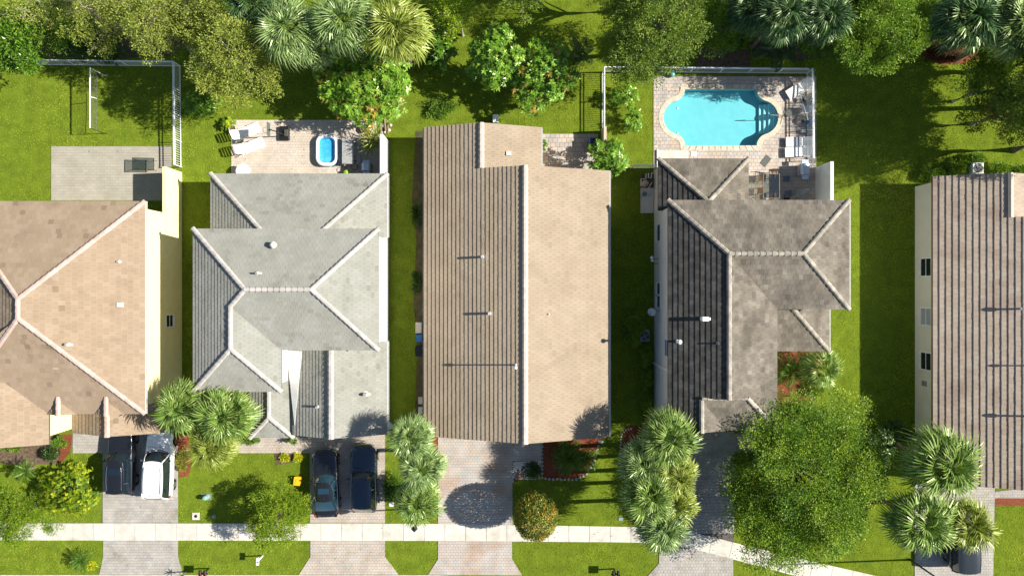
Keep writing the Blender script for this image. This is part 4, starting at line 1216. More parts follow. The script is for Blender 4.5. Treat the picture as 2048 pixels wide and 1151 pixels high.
PLM = {
 'sabal': leaf_mat('sabal_leaf', [(0, (0.05, 0.09, 0.015)), (.45, (0.135, 0.20, 0.035)), (.8, (0.27, 0.32, 0.085)), (1, (0.45, 0.45, 0.18))], trans=.22, gloss=.14, rough=.35),
 'silver': leaf_mat('silver_leaf', [(0, (0.06, 0.10, 0.025)), (.45, (0.145, 0.20, 0.06)), (.8, (0.27, 0.32, 0.12)), (1, (0.44, 0.45, 0.23))], trans=.2, gloss=.16, rough=.35),
 'golden': leaf_mat('golden_leaf', [(0, (0.09, 0.11, 0.015)), (.45, (0.20, 0.22, 0.035)), (.8, (0.34, 0.34, 0.07)), (1, (0.48, 0.42, 0.13))], trans=.25, gloss=.12, rough=.35),
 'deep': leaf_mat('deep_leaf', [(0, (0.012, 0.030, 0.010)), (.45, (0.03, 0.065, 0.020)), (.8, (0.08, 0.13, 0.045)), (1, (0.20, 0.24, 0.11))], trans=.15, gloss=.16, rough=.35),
 'cycad': leaf_mat('cycad_leaf', [(0, (0.03, 0.07, 0.010)), (.5, (0.08, 0.15, 0.015)), (1, (0.22, 0.27, 0.03))], trans=.25, gloss=.12),
}
DEAD = leaf_mat('dead_leaf', [(0, (0.16, 0.11, 0.05)), (.5, (0.26, 0.19, 0.09)), (1, (0.36, 0.28, 0.15))], trans=.2)
FR = {}
for kk in PLM:
    if kk == 'cycad': continue
    FR[kk] = [fan_frond(20 + i, pet=.85 + .07 * (i % 3), blade=1.0 + .06 * (i % 2), arc=215 + 12 * (i % 4), droop=.6 + .35 * (i % 3)).mesh('frond', PLM[kk]) for i in range(6)]
FR['dead'] = [fan_frond(40 + i, pet=.8, blade=.8, droop=1.4, segs=24).mesh('dead_frond', DEAD) for i in range(2)]
FR['cycad'] = [feather_frond(60 + i).mesh('frond', PLM['cycad']) for i in range(4)]
FR['feather_deep'] = [feather_frond(70 + i, L_=2.0, leaf=.5, w=.03).mesh('frond', PLM['deep']) for i in range(4)]

def palm(px, py, zt, R_, kind, label, group='fan palms', nf=42, seed=1, lean=(0, 0), dead=2, name='fan_palm', frac=None, trunk_r=.15, cat='palm tree'):
    """zt = height of the crown's heart, R_ = crown radius in metres"""
    r = random.Random(seed)
    x, y = G(px, py, zt)
    bx, by = x + lean[0], y + lean[1]
    t = empty(name, (bx, by, 0), label=label, cat=cat, group=group)
    top = Vector((x - bx, y - by, zt - .15))
    P = [Vector((0, 0, 0)), Vector((top.x * .25, top.y * .25, zt * .3)), Vector((top.x * .6, top.y * .6, zt * .65)), top]
    MB().tube(P, [trunk_r * 1.35, trunk_r, trunk_r * .95, trunk_r * 1.25], 10).build('trunk', PALMBARK, t, smooth=True)
    s = R_ / 1.95
    for i in range(nf):
        f = i / nf
        az = i * 2.39996 + r.uniform(-.25, .25)
        el = R(78 - 108 * f ** .85) + r.uniform(-.12, .12)
        me = r.choice(FR[kind])
        o = link('frond', me, top + Vector((0, 0, .25 * (1 - f))), t, rot=(el, r.uniform(-.35, .35), az), scale=None)
        q = s * r.uniform(.88, 1.10) * (1.0 if f > .25 else .85)
        o.scale = (q, q, q); o.rotation_mode = 'XYZ'
        o.rotation_euler = (el, r.uniform(-.2, .2), az)
    for i in range(dead):
        o = link('dead_frond', FR['dead'][i % 2], top - Vector((0, 0, .1)), t)
        o.rotation_euler = (R(-38 - r.uniform(0, 25)), 0, r.uniform(0, 6.28)); o.scale = (s * .95,) * 3
    return t

def rosette_plant(px, py, z, R_, kind, label, name='cycad', cat='plant', nf=26, seed=1, lo=-12, hi=70, stem=.25, group=None, z0=0):
    r = random.Random(seed); x, y = G(px, py, z)
    t = empty(name, (x, y, z0), label=label, cat=cat, group=group)
    MB().cyl((0, 0, 0), .12, stem, 10).build('stem', PALMBARK, t)
    for i in range(nf):
        f = i / nf; az = i * 2.39996 + r.uniform(-.2, .2); el = R(hi - (hi - lo) * f ** .8)
        o = link('frond', r.choice(FR[kind]), (0, 0, stem), t)
        q = R_ / 1.75 * r.uniform(.85, 1.1); o.scale = (q, q, q); o.rotation_euler = (el, r.uniform(-.15, .15), az)
    return t

def strap_mesh(L_, w, seed, m, name='leaf', arch=.5, tone=None):
    b = MB(); r = random.Random(seed)
    T = [0, .3, .6, .85, 1]
    W = [w * .5, w, w * .8, w * .4, .002]
    P = [Vector((0, L_ * t, L_ * (.45 * t - arch * t * t))) for t in T]
    b.cur = r.uniform(.2, .8) if tone is None else tone
    b.quadstrip([p + Vector((W[i], 0, 0.01)) for i, p in enumerate(P)], P)
    b.cur = min(1, b.cur + .15)
    b.quadstrip(P, [p + Vector((-W[i], 0, 0.01)) for i, p in enumerate(P)])
    return b.mesh(name, m)

def strap_plant(px, py, z, R_, m, label, name='yucca', cat='plant', heads=((0, 0, .8),), nl=26, w=.035, seed=1, pot=None, arch=.5, z0=0, group=None, lo=-5, hi=75):
    r = random.Random(seed); x, y = G(px, py, z)
    t = empty(name, (x, y, z0), label=label, cat=cat, group=group)
    MS = [strap_mesh(R_, w, seed * 7 + i, m, arch=arch) for i in range(5)]
    b = MB()
    for (hx, hy, hz) in heads:
        b.tube([(0, 0, 0), (hx * .6, hy * .6, hz * .5), (hx, hy, hz)], [.06, .05, .04], 7)
        for i in range(nl):
            f = i / nl; el = R(hi - (hi - lo) * f); az = i * 2.39996 + r.uniform(-.2, .2)
            o = link('leaf', r.choice(MS), (hx, hy, hz), t); q = r.uniform(.8, 1.1); o.scale = (q, q, q); o.rotation_euler = (el, r.uniform(-.2, .2), az)
    b.build('stem', BARK, t)
    return t
# ------------------------------------------------------------------ trees and palms where the photograph has them
# top band, left to right
GT = 'trees in the green strip behind the gardens'
broad_tree(15, 75, 2.3, 5.5, 'mango', 'bright green broadleaf tree cut by the left edge above the white fence', seed=2, leaf=(.2, .09), per=46, cr=.34, dens=2.6, tone0=.35, spread=.14, group=GT)
broad_tree(45, 15, 2.0, 6.5, 'olive', 'sparse olive tree with bare pale branches in the top left corner', seed=3, per=30, dens=1.6, bark=PALEBARK, group=GT)
broad_tree(180, 2, 2.7, 7.5, 'olive', 'olive yellow tree at the top edge left of the larger olive crown', seed=4, per=46, dens=2.2, bark=PALEBARK, group=GT)
broad_tree(288, 32, 2.75, 8.0, 'olive', 'olive yellow tree directly above the corner of the white fence', seed=5, per=52, dens=2.4, bark=PALEBARK, group=GT)
broad_tree(452, 88, 3.1, 8.5, 'olive', 'largest olive yellow tree, left of the three fan palms behind the peach patio', seed=6, per=56, dens=2.5, lobes=9, bark=PALEBARK, group=GT, extra=[(-.5, -2.8, 5.2, 1.1, 1.0, .9), (1.6, -2.0, 5.0, 1.1, 1.1, .9), (-1.0, 2.6, 6, 1.5, 1.2, 1.0), (-2.4, 1.2, 5.8, 1.2, 1.0, .9)])
broad_tree(92, 42, 2.0, 4.6, 'bright', 'mid-green tree between the left edge tree and the olive trees', seed=201, per=50, dens=3, tone0=.45, group=GT)
broad_tree(378, 18, 2.3, 7.0, 'olive', 'olive tree at the top edge between the two largest olive crowns', seed=202, per=52, dens=2.6, bark=PALEBARK, group=GT)
broad_tree(1448, 38, 2.3, 5.0, 'bright', 'mid-green tree above the middle of the pool fence', seed=203, per=50, dens=3, tone0=.42, group=GT)
broad_tree(1655, 85, 1.5, 3.6, 'bright', 'low green tree between the shaded palms and the tall bright tree', seed=204, per=50, dens=3.2, tone0=.4, group=GT)
broad_tree(1868, 30, 1.6, 5.0, 'bright', 'small green tree between the tall bright tree and the large dark palm', seed=205, per=50, dens=3, tone0=.45, group=GT)
broad_tree(1990, 118, 1.7, 3.8, 'bright', 'low green tree beneath the dark palms near the right edge', seed=206, per=50, dens=3, tone0=.5, group=GT)
bush(165, 75, 1.9, 1.6, 2.4, 'dark', 'dark green long-leaved shrub under the olive trees above the white fence', style='ros', per=13, leaf=(.30, .07), dens=5, seed=7)
bush(215, 105, 1.3, .8, 1.7, 'dark', 'low dark shrub touching the top of the white fence near its middle', style='ros', per=13, leaf=(.26, .06), dens=5, seed=8)
bush(402, 205, 1.6, 1.0, 1.1, 'mango', 'strap-leaved green clump beside the white fence corner below the olive tree', style='ros', per=12, leaf=(.36, .05), dens=6, seed=9, tone0=.25)
GP = 'fan palms behind the gardens'
palm(580, 62, 7.0, 2.25, 'silver', 'leftmost silvery fan palm of the trio behind the peach paved patio', GP, seed=11)
palm(688, 45, 7.4, 2.2, 'silver', 'middle silvery fan palm of the trio behind the peach paved patio', GP, seed=12)
palm(793, 62, 7.2, 2.4, 'golden', 'rightmost and yellowest fan palm of the trio behind the peach paved patio', GP, seed=13, dead=4)
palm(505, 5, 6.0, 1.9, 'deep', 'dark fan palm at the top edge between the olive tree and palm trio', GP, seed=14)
palm(632, 95, 5.2, 1.6, 'silver', 'smaller silvery fan palm wedged in front of the left pair of the trio', GP, seed=15, nf=26)
broad_tree(724, 160, 3.35, 4.6, 'mango', 'round mango tree with orange tips between palm trio and peach paved patio', name='mango_tree', style='ros', per=15, leaf=(.30, .08), dens=6.5, lobes=9, seed=16, accent=.05, tone0=.62, group='mango trees behind the gardens', squash=.9)
broad_tree(985, 108, 1.95, 4.4, 'mango', 'bright mango tree left of its orange flecked neighbour behind the brown roof', name='mango_tree', style='ros', per=15, leaf=(.27, .08), dens=6.5, seed=17, tone0=.58, group='mango trees behind the gardens', squash=1.35)
broad_tree(1085, 142, 2.5, 4.0, 'mango', 'mango tree with orange young leaves behind the right half of the brown roof', name='mango_tree', style='ros', per=15, leaf=(.27, .08), dens=6.5, seed=18, tone0=.5, accent=.06, group='mango trees behind the gardens', squash=1.1)
bush(872, 95, 1.5, 1.7, 2.6, 'mango', 'dark glossy young tree in shade right of the yellow fan palm', style='ros', per=12, leaf=(.36, .13), dens=3, seed=19, tone0=.2, name='young_tree', cat='tree')
broad_tree(905, 22, 1.55, 3.6, 'lime', 'small yellow-green tree with exposed grey trunk at the top edge', seed=20, per=42, dens=2.8, trunk=(.5, -.6), bark=PALEBARK, group=GT)
broad_tree(1308, 42, 3.5, 8.0, 'oak', 'dark round tree above the pool garden, left of the shaded palms', seed=21, per=60, dens=2.7, lobes=9, tone0=.42, group=GT, extra=[(-.8, -2.3, 3.6, 1.5, 1.0, .9)])
broad_tree(1775, 20, 3.3, 7.8, 'bright', 'tall bright round tree right of the pool behind the open lawn', seed=22, per=64, dens=2.8, lobes=10, tone0=.55, group=GT, extra=[(-.6, -2.6, 4.6, 1.4, .9, .9)])
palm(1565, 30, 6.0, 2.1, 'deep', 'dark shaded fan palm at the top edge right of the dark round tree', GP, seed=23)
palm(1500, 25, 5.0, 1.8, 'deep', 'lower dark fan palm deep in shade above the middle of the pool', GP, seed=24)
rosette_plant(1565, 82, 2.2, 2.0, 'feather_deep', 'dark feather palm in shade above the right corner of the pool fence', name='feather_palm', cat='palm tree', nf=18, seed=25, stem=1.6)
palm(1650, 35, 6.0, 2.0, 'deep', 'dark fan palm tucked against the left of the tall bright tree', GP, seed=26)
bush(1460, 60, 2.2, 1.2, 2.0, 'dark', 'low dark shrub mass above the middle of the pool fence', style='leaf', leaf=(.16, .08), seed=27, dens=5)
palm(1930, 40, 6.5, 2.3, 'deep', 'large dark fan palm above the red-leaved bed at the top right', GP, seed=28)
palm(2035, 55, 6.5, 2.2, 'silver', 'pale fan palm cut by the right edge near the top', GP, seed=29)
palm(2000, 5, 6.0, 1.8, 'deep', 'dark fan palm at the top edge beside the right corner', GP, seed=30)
bush(1888, 104, 1.5, .7, .7, 'red', 'dark red-leaved ground shrub under the large dark fan palm', seed=31)
TE = broad_tree(2035, 215, 2.6, 5.5, 'yellowing', 'thin yellowing tree at the right edge above the hedge', seed=32, per=44, dens=2.0, leaf=(.14, .07), bark=PALEBARK, group=GT)
broad_tree(1985, 170, 1.9, 5.0, 'bright', 'sparse green tree left of the thin yellowing tree at the right edge', seed=33, per=44, dens=2.2, bark=PALEBARK, group=GT)
broad_tree(2185, 140, 4.0, 10.5, 'oak', 'tall oak just beyond the right edge whose shade crosses the lawn', seed=34, per=60, dens=3.2, lobes=9, group=GT)
broad_tree(2235, 243, 3.2, 10.5, 'oak', 'second tall oak beyond the right edge near the hedge', seed=35, per=60, dens=3.0, lobes=9, group=GT)
broad_tree(2200, 60, 4.0, 10.0, 'oak', 'oak beyond the top right corner of the photograph', seed=36, per=54, dens=2.6, lobes=8, group=GT)
broad_tree(1640, -95, 3.2, 7.0, 'oak', 'dark oak beyond the top edge above the shaded palms', seed=37, per=44, dens=2, group=GT)
broad_tree(1080, -90, 3.8, 8.0, 'oak', 'oak beyond the top edge behind the mango trees', seed=38, per=44, dens=2, group=GT)
broad_tree(1260, -60, 2.8, 8.0, 'oak', 'oak beyond the top edge left of the dark round tree', seed=39, per=44, dens=2, group=GT)
# plants by the middle house and pool garden
bush(1250, 190, .9, 1.1, 1.7, 'mango', 'upper small leafy tree on the lawn strip left of the pool', name='young_tree', cat='tree', style='ros', per=12, leaf=(.24, .07), dens=5, seed=40, tone0=.5)
bush(1265, 240, .75, .9, 1.5, 'mango', 'lower small leafy tree on the lawn strip left of the pool', name='young_tree', cat='tree', style='ros', per=12, leaf=(.24, .07), dens=5, seed=41, tone0=.45)
rosette_plant(1160, 104, 1.6, 1.25, 'feather_deep', 'dark banana-like plant right of the orange flecked mango tree', name='banana_plant', nf=11, seed=42, stem=.9)
broad_tree(1218, 312, 1.45, 2.9, 'mango', 'round plumeria with whorled leaves at the corner of the brown roof', name='plumeria_tree', style='ros', per=13, leaf=(.30, .085), dens=6, lobes=7, seed=43, tone0=.42)
bush(1088, 290, .22, .5, .6, 'mango', 'tiny shrub beside the small square-paved patio', seed=44, style='ros', per=10, leaf=(.14, .05))
# hedges round house 4 and 5
bush(1268, 660, .85, 1.35, 1.1, 'bright', 'clipped round hedge around the air conditioner in shade', name='hedge', cat='hedge', seed=45, leaf=(.07, .04), cr=.14, per=36, dens=18, tone0=.75)
for i, yy in enumerate((715, 760, 805)):
    bush(1293, yy, .42, .85, .9, 'bright', ['uppermost', 'middle', 'lowest'][i] + ' piece of clipped hedge along the pale wall of the pool house', name='hedge', cat='hedge', seed=46 + i, leaf=(.07, .04), cr=.14, per=36, dens=18, tone0=.72, group='hedge along the pale wall')
for i, (xx, yy, rx, ry) in enumerate(((1868, 347, .9, .55), (1915, 338, .8, .7), (1950, 318, .9, .45), (1998, 338, .8, .5), (2045, 343, .9, .45))):
    bush(xx, yy, rx, ry, .9, 'bright', ['leftmost hedge shrub at the rear corner of the right edge house', 'hedge shrub left of the white air conditioner', 'hedge shrub behind the white air conditioner', 'hedge shrub right of the white air conditioner', 'hedge shrub at the right edge behind the ribbed tile roof'][i], name='hedge', cat='hedge', seed=50 + i, leaf=(.11, .05), cr=.18, per=36, dens=10, tone0=.5, group='hedge behind the right edge house')
# front gardens
GF = 'fan palms in the front gardens'
palm(368, 812, 5.4, 1.95, 'sabal', 'fan palm nearest the cream wall, left of the front garden trio', GF, seed=61, dead=4)
palm(455, 828, 5.6, 2.1, 'sabal', 'right fan palm of the trio below the light grey roof', GF, seed=62)
palm(428, 890, 4.8, 1.75, 'golden', 'lowest and yellowest fan palm of the trio by the white car', GF, seed=63)
palm(822, 872, 5.6, 1.65, 'silver', 'uppermost fan palm of the cluster between the middle driveways', GF, seed=64)
palm(843, 930, 5.0, 1.75, 'silver', 'middle fan palm of the cluster between the middle driveways', GF, seed=65)
palm(838, 1000, 4.2, 1.75, 'sabal', 'lowest fan palm of the cluster, beside the black street lamp', GF, seed=66, lean=(0, 0))
palm(1335, 875, 6.2, 2.1, 'sabal', 'uppermost fan palm of the large cluster left of the dark driveway', GF, seed=67, dead=3)
palm(1285, 925, 5.6, 1.85, 'silver', 'left fan palm of the large cluster, hanging over the shaded lawn', GF, seed=68)
palm(1350, 950, 5.8, 1.7, 'golden', 'right yellowish fan palm of the large cluster beside the dark driveway', GF, seed=69, dead=5)
palm(1298, 985, 6.0, 2.1, 'sabal', 'central fan palm of the large cluster left of the dark driveway', GF, seed=70)
palm(1345, 1005, 5.4, 1.7, 'golden', 'lower right fan palm of the large cluster beside the dark driveway', GF, seed=71, dead=4)
palm(1325, 1050, 5.8, 1.9, 'silver', 'lowest fan palm of the large cluster, over the sidewalk', GF, seed=72)
palm(1880, 925, 6.4, 2.6, 'sabal', 'uppermost fan palm beside the ribbed tile roof at the lower right', GF, seed=73, dead=2)
palm(1838, 1040, 5.8, 2.4, 'sabal', 'left fan palm of the lower right trio, over the lawn', GF, seed=74, dead=2)
palm(1930, 1045, 5.0, 2.0, 'golden', 'fan palm overhanging the black vehicle at the lower right', GF, seed=75, dead=3)
broad_tree(1618, 950, 5.0, 7.5, 'bright', 'huge leafy oak hiding the front garden right of the dark driveway', name='oak_tree', seed=76, per=80, dens=1.7, lobes=14, tone0=.52, cr=.6, spread=.3, extra=[(0, -4.2, 4.6, 3.6, 2.2, 1.7), (-1.5, -5.5, 3.6, 2.4, 1.6, 1.2), (2.4, 2.2, 4.6, 1.8, 1.8, 1.2), (-.8, 3.2, 4.4, 2.2, 1.6, 1.1), (2.8, -3.0, 4.2, 1.8, 2.2, 1.3), (-3.2, -2.6, 4.4, 1.6, 1.8, 1.3), (4.2, 0.2, 4.8, 1.7, 2.0, 1.3), (3.6, 3.4, 3.8, 1.5, 1.5, 1.0)])
broad_tree(552, 1040, 2.4, 3.8, 'lime', 'round yellow-green tree shading the sidewalk between the two left driveways', seed=77, per=50, cr=.28, dens=7, leaf=(.10, .045), tone0=.45)
broad_tree(8, 1040, 2.3, 4.2, 'lime', 'feathery green tree cut by the left edge over the sidewalk', seed=78, per=50, cr=.28, dens=5.5, leaf=(.10, .045), tone0=.3, extra=[(2.4, -.6, 2.2, .7, .6, .4)])
bush(128, 980, 2.4, 2.15, 1.9, 'croton', 'large round yellow and green croton bush beside the left driveway', seed=79, style='ros', per=12, leaf=(.17, .06), dens=9, tone0=.42, spread=.26)
rosette_plant(38, 945, 1.6, .95, 'cycad', 'bright green cycad near the left edge above the croton bush', nf=22, seed=80, stem=.9)
bush(100, 908, .55, .5, .8, 'dark', 'small dark shrub between the cycad and the red mulch', seed=81)
bush(118, 883, .5, .35, .5, 'bright', 'low bright shrub at the foot of the white wing wall', seed=82)
bush(20, 892, .9, .3, .5, 'bright', 'low green edging shrub at the left edge under the tan roof', seed=83)
bush(362, 920, .45, .85, .5, 'yellowing', 'low bronze shrub strip beside the white car', seed=84, tone0=.7)
strap_plant(590, 882, .5, .35, PLM['cycad'], 'small potted plant beside the entry path of the grey roof house', name='potted_plant', nl=16, seed=85)
bush(580, 878, .3, .25, .6, 'mango', 'leafy pot plant at the front corner of the grey roof house', seed=86, style='ros', per=10, leaf=(.14, .06))
for i, (xx, yy) in enumerate(((570, 915), (597, 914))):
    bush(xx, yy, .22, .18, .3, 'croton', ['left', 'right'][i] + ' small yellow plant in the soil bed beside the black sedan', seed=87 + i, tone0=.9, group='yellow plants in the soil bed')
bush(500, 878, .9, .25, .5, 'bright', 'low green edging below the front gable of the light grey roof', seed=89)
bush(790, 980, .8, 1.2, 1.1, 'bright', 'round dark green bush in the shade of the middle palm cluster', seed=90, leaf=(.09, .05), dens=10, tone0=.3)
x, y = G(1072, 1032, 3.0)
tp = empty('topiary_tree', (x, y, 0), label='clipped ball-shaped tree with orange tinted leaves over the sidewalk', cat='topiary tree')
rt = np.random.default_rng(91); nt = 15000
dt = unit(rt.normal(size=(nt, 3)))
qt = rt.uniform(.84, 1.03, (nt, 1)) * (1 + .035 * np.sin(dt[:, :1] * 9) * np.cos(dt[:, 1:2] * 8))
pt = dt * qt * np.array([1.47, 1.6, 1.5]) + np.array([0, 0, 2.9])
pt[:, 2] = np.where(pt[:, 2] < 2.0, 2.0 + (pt[:, 2] - 2.0) * .5, pt[:, 2])
tt = np.clip(vnoise(dt[:, :2] * 1.5, .22, 8) * .75 + rt.normal(0, .2, nt) + .02, 0, 1)
link('crown', leaves(pt, dt * .5 + rt.normal(0, .7, (nt, 3)), dt + rt.normal(0, .35, (nt, 3)), rt.uniform(.09, .15, nt), rt.uniform(.05, .08, nt), tt, 'crown', LM['topiary']), (0, 0, 0), tp)
MB().tube([(0, 0, 0), (0, .03, 1.2), (0, 0, 2.4)], [.11, .09, .07], 8).build('trunk', BARK, tp, smooth=True)
rosette_plant(1138, 915, 1.0, 1.5, 'cycad', 'large bright cycad in the red mulch bed left of its darker neighbour', nf=30, seed=92, stem=.4)
rosette_plant(1172, 920, .8, 1.15, 'cycad', 'smaller cycad at the right end of the red mulch bed', nf=24, seed=93, stem=.3)
bush(1066, 940, .55, .5, .5, 'dark', 'dark low shrub on the gravel right of the middle driveway', seed=94)
palm(1640, 735, 2.2, 1.7, 'sabal', 'low fan palm right of its feather-leaved neighbour in the red mulch bed', 'low palms in the red mulch bed', seed=95, dead=0, nf=26)
rosette_plant(1590, 742, 1.8, 1.7, 'cycad', 'feather palm over red mulch beside the weathered roof', name='feather_palm', cat='palm tree', nf=24, seed=96, stem=1.3)
bush(1632, 780, .5, .5, .7, 'bright', 'small round shrub under the low fan palm in the mulch bed', seed=97)
bush(1590, 822, .5, .4, .6, 'dark', 'small dark shrub at the lower end of the mulch bed by the oak', seed=98)
bush(1755, 895, 1.5, 1.4, 2.0, 'dark', 'dark glossy shrub between the huge oak and the right palms', seed=99, style='ros', per=12, leaf=(.24, .07), dens=5)
bush(1795, 865, 1.2, .9, 1.5, 'dark', 'dark glossy shrub against the ivory wall behind the right palms', seed=100, style='ros', per=12, leaf=(.22, .07), dens=5)
rosette_plant(155, 1122, .8, .95, 'cycad', 'grey-green cycad in the verge left of the first driveway', nf=24, seed=101, stem=.35)
bush(183, 1130, .22, .2, .3, 'croton', 'tiny yellow plant beside the verge cycad', seed=102, tone0=.9)
strap_plant(370, 1145, .3, .4, PLM['sabal'], 'spiky plant at the foot of the black twin mailbox', name='spiky_plant', nl=18, seed=103)
bush(880, 215, 1.2, .7, .5, 'bright', 'low weeds on the lawn edge behind the brown roof', name='weed_clump', cat='weeds', seed=104, tone0=.35)
bush(832, 430, .18, .9, .35, 'dark', 'upper weeds in the side bed along the brown roof', name='weed_clump', cat='weeds', seed=105)
bush(832, 560, .16, .9, .35, 'dark', 'lower weeds in the side bed along the brown roof', name='weed_clump', cat='weeds', seed=106)
# ------------------------------------------------------------------ fences: rails, posts and every picket a part
FW = mat('fence_white', (0.74, 0.76, 0.76), rough=0.45)
def fence(corners, label, h=1.2, step=.125, post_step=2.0, r=.012, group='white metal fences'):
    o = Vector((*corners[0], 0))
    t = empty('picket_fence', o, label=label, cat='fence', group=group)
    pk = MB().box(-r, r, -r, r, .06, h - .02).mesh('picket', FW)
    ps = MB().box(-.032, .032, -.032, .032, 0, h + .03).mesh('post', FW)
    for a, b in zip(corners[:-1], corners[1:]):
        a = Vector((*a, 0)) - o; b = Vector((*b, 0)) - o
        d = b - a; L_ = d.length; ang = math.atan2(d.y, d.x); d.normalize()
        M_ = Matrix.Translation(a) @ Matrix.Rotation(ang, 4, 'Z')
        for z in (.10, h - .20, h - .02):
            w = .024 if z < h - .1 else .034
            MB().box(.033, L_ - .033, -w, w, z - .022, z + .022, M_).build('rail', FW, t)
        npst = max(1, round(L_ / post_step)); 
        for i in range(npst + 1):
            o_ = link('post', ps, a + d * (L_ * i / npst), t, rot=(0, 0, ang))
        nn = int(L_ / step)
        for i in range(1, nn):
            link('picket', pk, a + d * (L_ * i / nn), t, rot=(0, 0, ang))
    return t
fence([G(-6, 129), G(361, 133), G(363, 334)], 'white metal picket fence around the lawn with the net, top left', step=.165)
fence([G(1205, 262), G(1205, 144), G(1613, 147), G(1615, 322)], 'white metal picket fence enclosing the pool and small lawn', step=.155)
fence([G(1262, 336), G(1307, 336)], 'short white fence gate joining the plumeria corner to the pale wall', step=.135)
t = MB().box(G(1203, 0)[0] - .02, G(1203, 0)[0] + .17, G(0, 300)[1], G(0, 262)[1], 0, 1.5).build('garden_wall', TANW)
tag(t, 'short tan wall stub between the plumeria and the square-paved patio', 'wall')

# ------------------------------------------------------------------ cars
def paint(name, c, metal=0.0, coat=.9):
    return mat(name, c, rough=0.25, metal=metal, spec=.5, coat=coat)
CHROME = mat('chrome', (0.6, 0.6, 0.6), rough=0.12, metal=1.0)
GLASS = mat('car_glass', (0.008, 0.015, 0.021), rough=0.02, spec=1.0, coat=.8)
REDL = mat('tail_lamp', (0.45, 0.01, 0.012), rough=0.15, coat=1)
LAMP = mat('head_lamp', (0.65, 0.67, 0.70), rough=0.1, spec=.8)
RIM = mat('alloy', (0.35, 0.35, 0.36), rough=0.3, metal=.9)
def car(px, py, zref, rz, label, body_m, L_=4.7, W=1.88, H=1.68, belt=1.02, hood=.98, gb=(-.47, .20), gr=(-.40, .02), trim=None, rails=None, sunroof=None, chrome_nose=False, name='parked_car', rimm=None, wf=.80, cat='car', boot=None, antenna=True, glass=None):
    """front is +y; gb / gr = where the glasshouse starts and ends at the belt and at the roof, as fractions of the length"""
    trim = trim or BLACKP
    x, y = G(px, py, zref)
    t = empty(name, (x, y, 0), rz, label=label, cat=cat)
    hw = W / 2
    st = [(-.5, .58, .50), (-.490, .78, .90), (-.455, .92, .985), (-.36, 1, 1.0), (-.15, 1, 1.0), (.05, 1, 1.0), (.2, 1, 1.0), (.3, .985, .985), (.40, .93, .955), (.455, .80, .90), (.485, .64, .80), (.5, .44, .62)]
    rows = []
    for f, w_, hz in st:
        w = hw * w_
        zt = (belt if f < .16 else belt + (hood - belt) * min(1, (f - .16) / .08)) * hz if f > -.4 else (boot or belt) * hz
        zb = .30 if abs(f) > .47 else .22
        half = [(0, zb), (w * .85, zb), (w * .985, .42), (w, .62), (w * .985, zt * .82), (w * .93, zt * .955), (w * .80, zt + .0), (w * .4, zt + .035), (0, zt + .045)]
        rows.append([(-a, L_ * f, z) for a, z in half] + [(a, L_ * f, z) for a, z in half[::-1]][1:-1])
    b = MB(); 
    for a, c in zip(rows[:-1], rows[1:]): b.quadstrip(a, c, True)
    b.poly(rows[0]); b.poly(rows[-1][::-1])
    body = b.build('body', body_m, t, smooth=True, sub=2)
    # glasshouse
    y0, y1, r0, r1 = gb[0] * L_, gb[1] * L_, gr[0] * L_, gr[1] * L_
    wb, wt = hw * .90, hw * wf * .86
    zb = belt - .02
    def side_b(s, k_): return Vector((s * (wb - .06 * (abs(k_ - .45) / .55) ** 2.5), y0 + (y1 - y0) * k_ * .86, zb))
    def side_t(s, k_): return Vector((s * (wt - .10 * (abs(k_ - .42) / .58) ** 2.5), r0 + (r1 - r0) * k_, H - .075 - .03 * (abs(k_ - .45) * 1.6) ** 2))
    K = [i / 8 for i in range(9)]
    for s in (-1, 1):
        A = [side_b(s, k_) for k_ in K]; B = [side_t(s, k_) for k_ in K]
        Mm = [a.lerp(c, .5) + Vector((s * .035, 0, 0)) for a, c in zip(A, B)]
        MB().grid([A, Mm, B]).build('side_window', glass or GLASS, t, smooth=True)
        for k_ in (.30, .62):
            i = k_
            P = [side_b(s, i) + Vector((s * .006, 0, 0)), side_b(s, i).lerp(side_t(s, i), .5) + Vector((s * .043, 0, 0)), side_t(s, i) + Vector((s * .006, 0, 0))]
            MB().tube(P, .022, 5).build('pillar', trim, t)
    def arcx(p, q, bow, axis, n_=8, lift=0):
        return [p.lerp(q, i / n_) + Vector((0, bow * (1 - (2 * i / n_ - 1) ** 2), lift * (1 - (2 * i / n_ - 1) ** 2))) for i in range(n_ + 1)]
    fb = arcx(side_b(-1, 1), side_b(1, 1), (y1 - y0) * .075, 0); ft = arcx(side_t(-1, 1), side_t(1, 1), .12, 0, lift=.075)
    rb = arcx(side_b(-1, 0), side_b(1, 0), -.08, 0); rt = arcx(side_t(-1, 0), side_t(1, 0), -.07, 0, lift=.065)
    fm = [a.lerp(c, .5) + Vector((0, .03, .03)) for a, c in zip(fb, ft)]; rm = [a.lerp(c, .5) + Vector((0, -.03, .03)) for a, c in zip(rb, rt)]
    MB().grid([fb, fm, ft]).build('windshield', glass or GLASS, t, smooth=True)
    MB().grid([rb, rm, rt]).build('rear_window', glass or GLASS, t, smooth=True)
    MB().tube([q_ + Vector((0, .05, -.0)) for q_ in fb], .045, 6).build('cowl', BLACKP, t)
    MB().tube([q_ + Vector((0, .012, .004)) for q_ in ft], .02, 5).build('windshield_seal', BLACKP, t)
    MB().tube([q_ + Vector((0, -.012, .004)) for q_ in rt], .018, 5).build('rear_window_seal', BLACKP, t)
    # roof panel
    rows = []
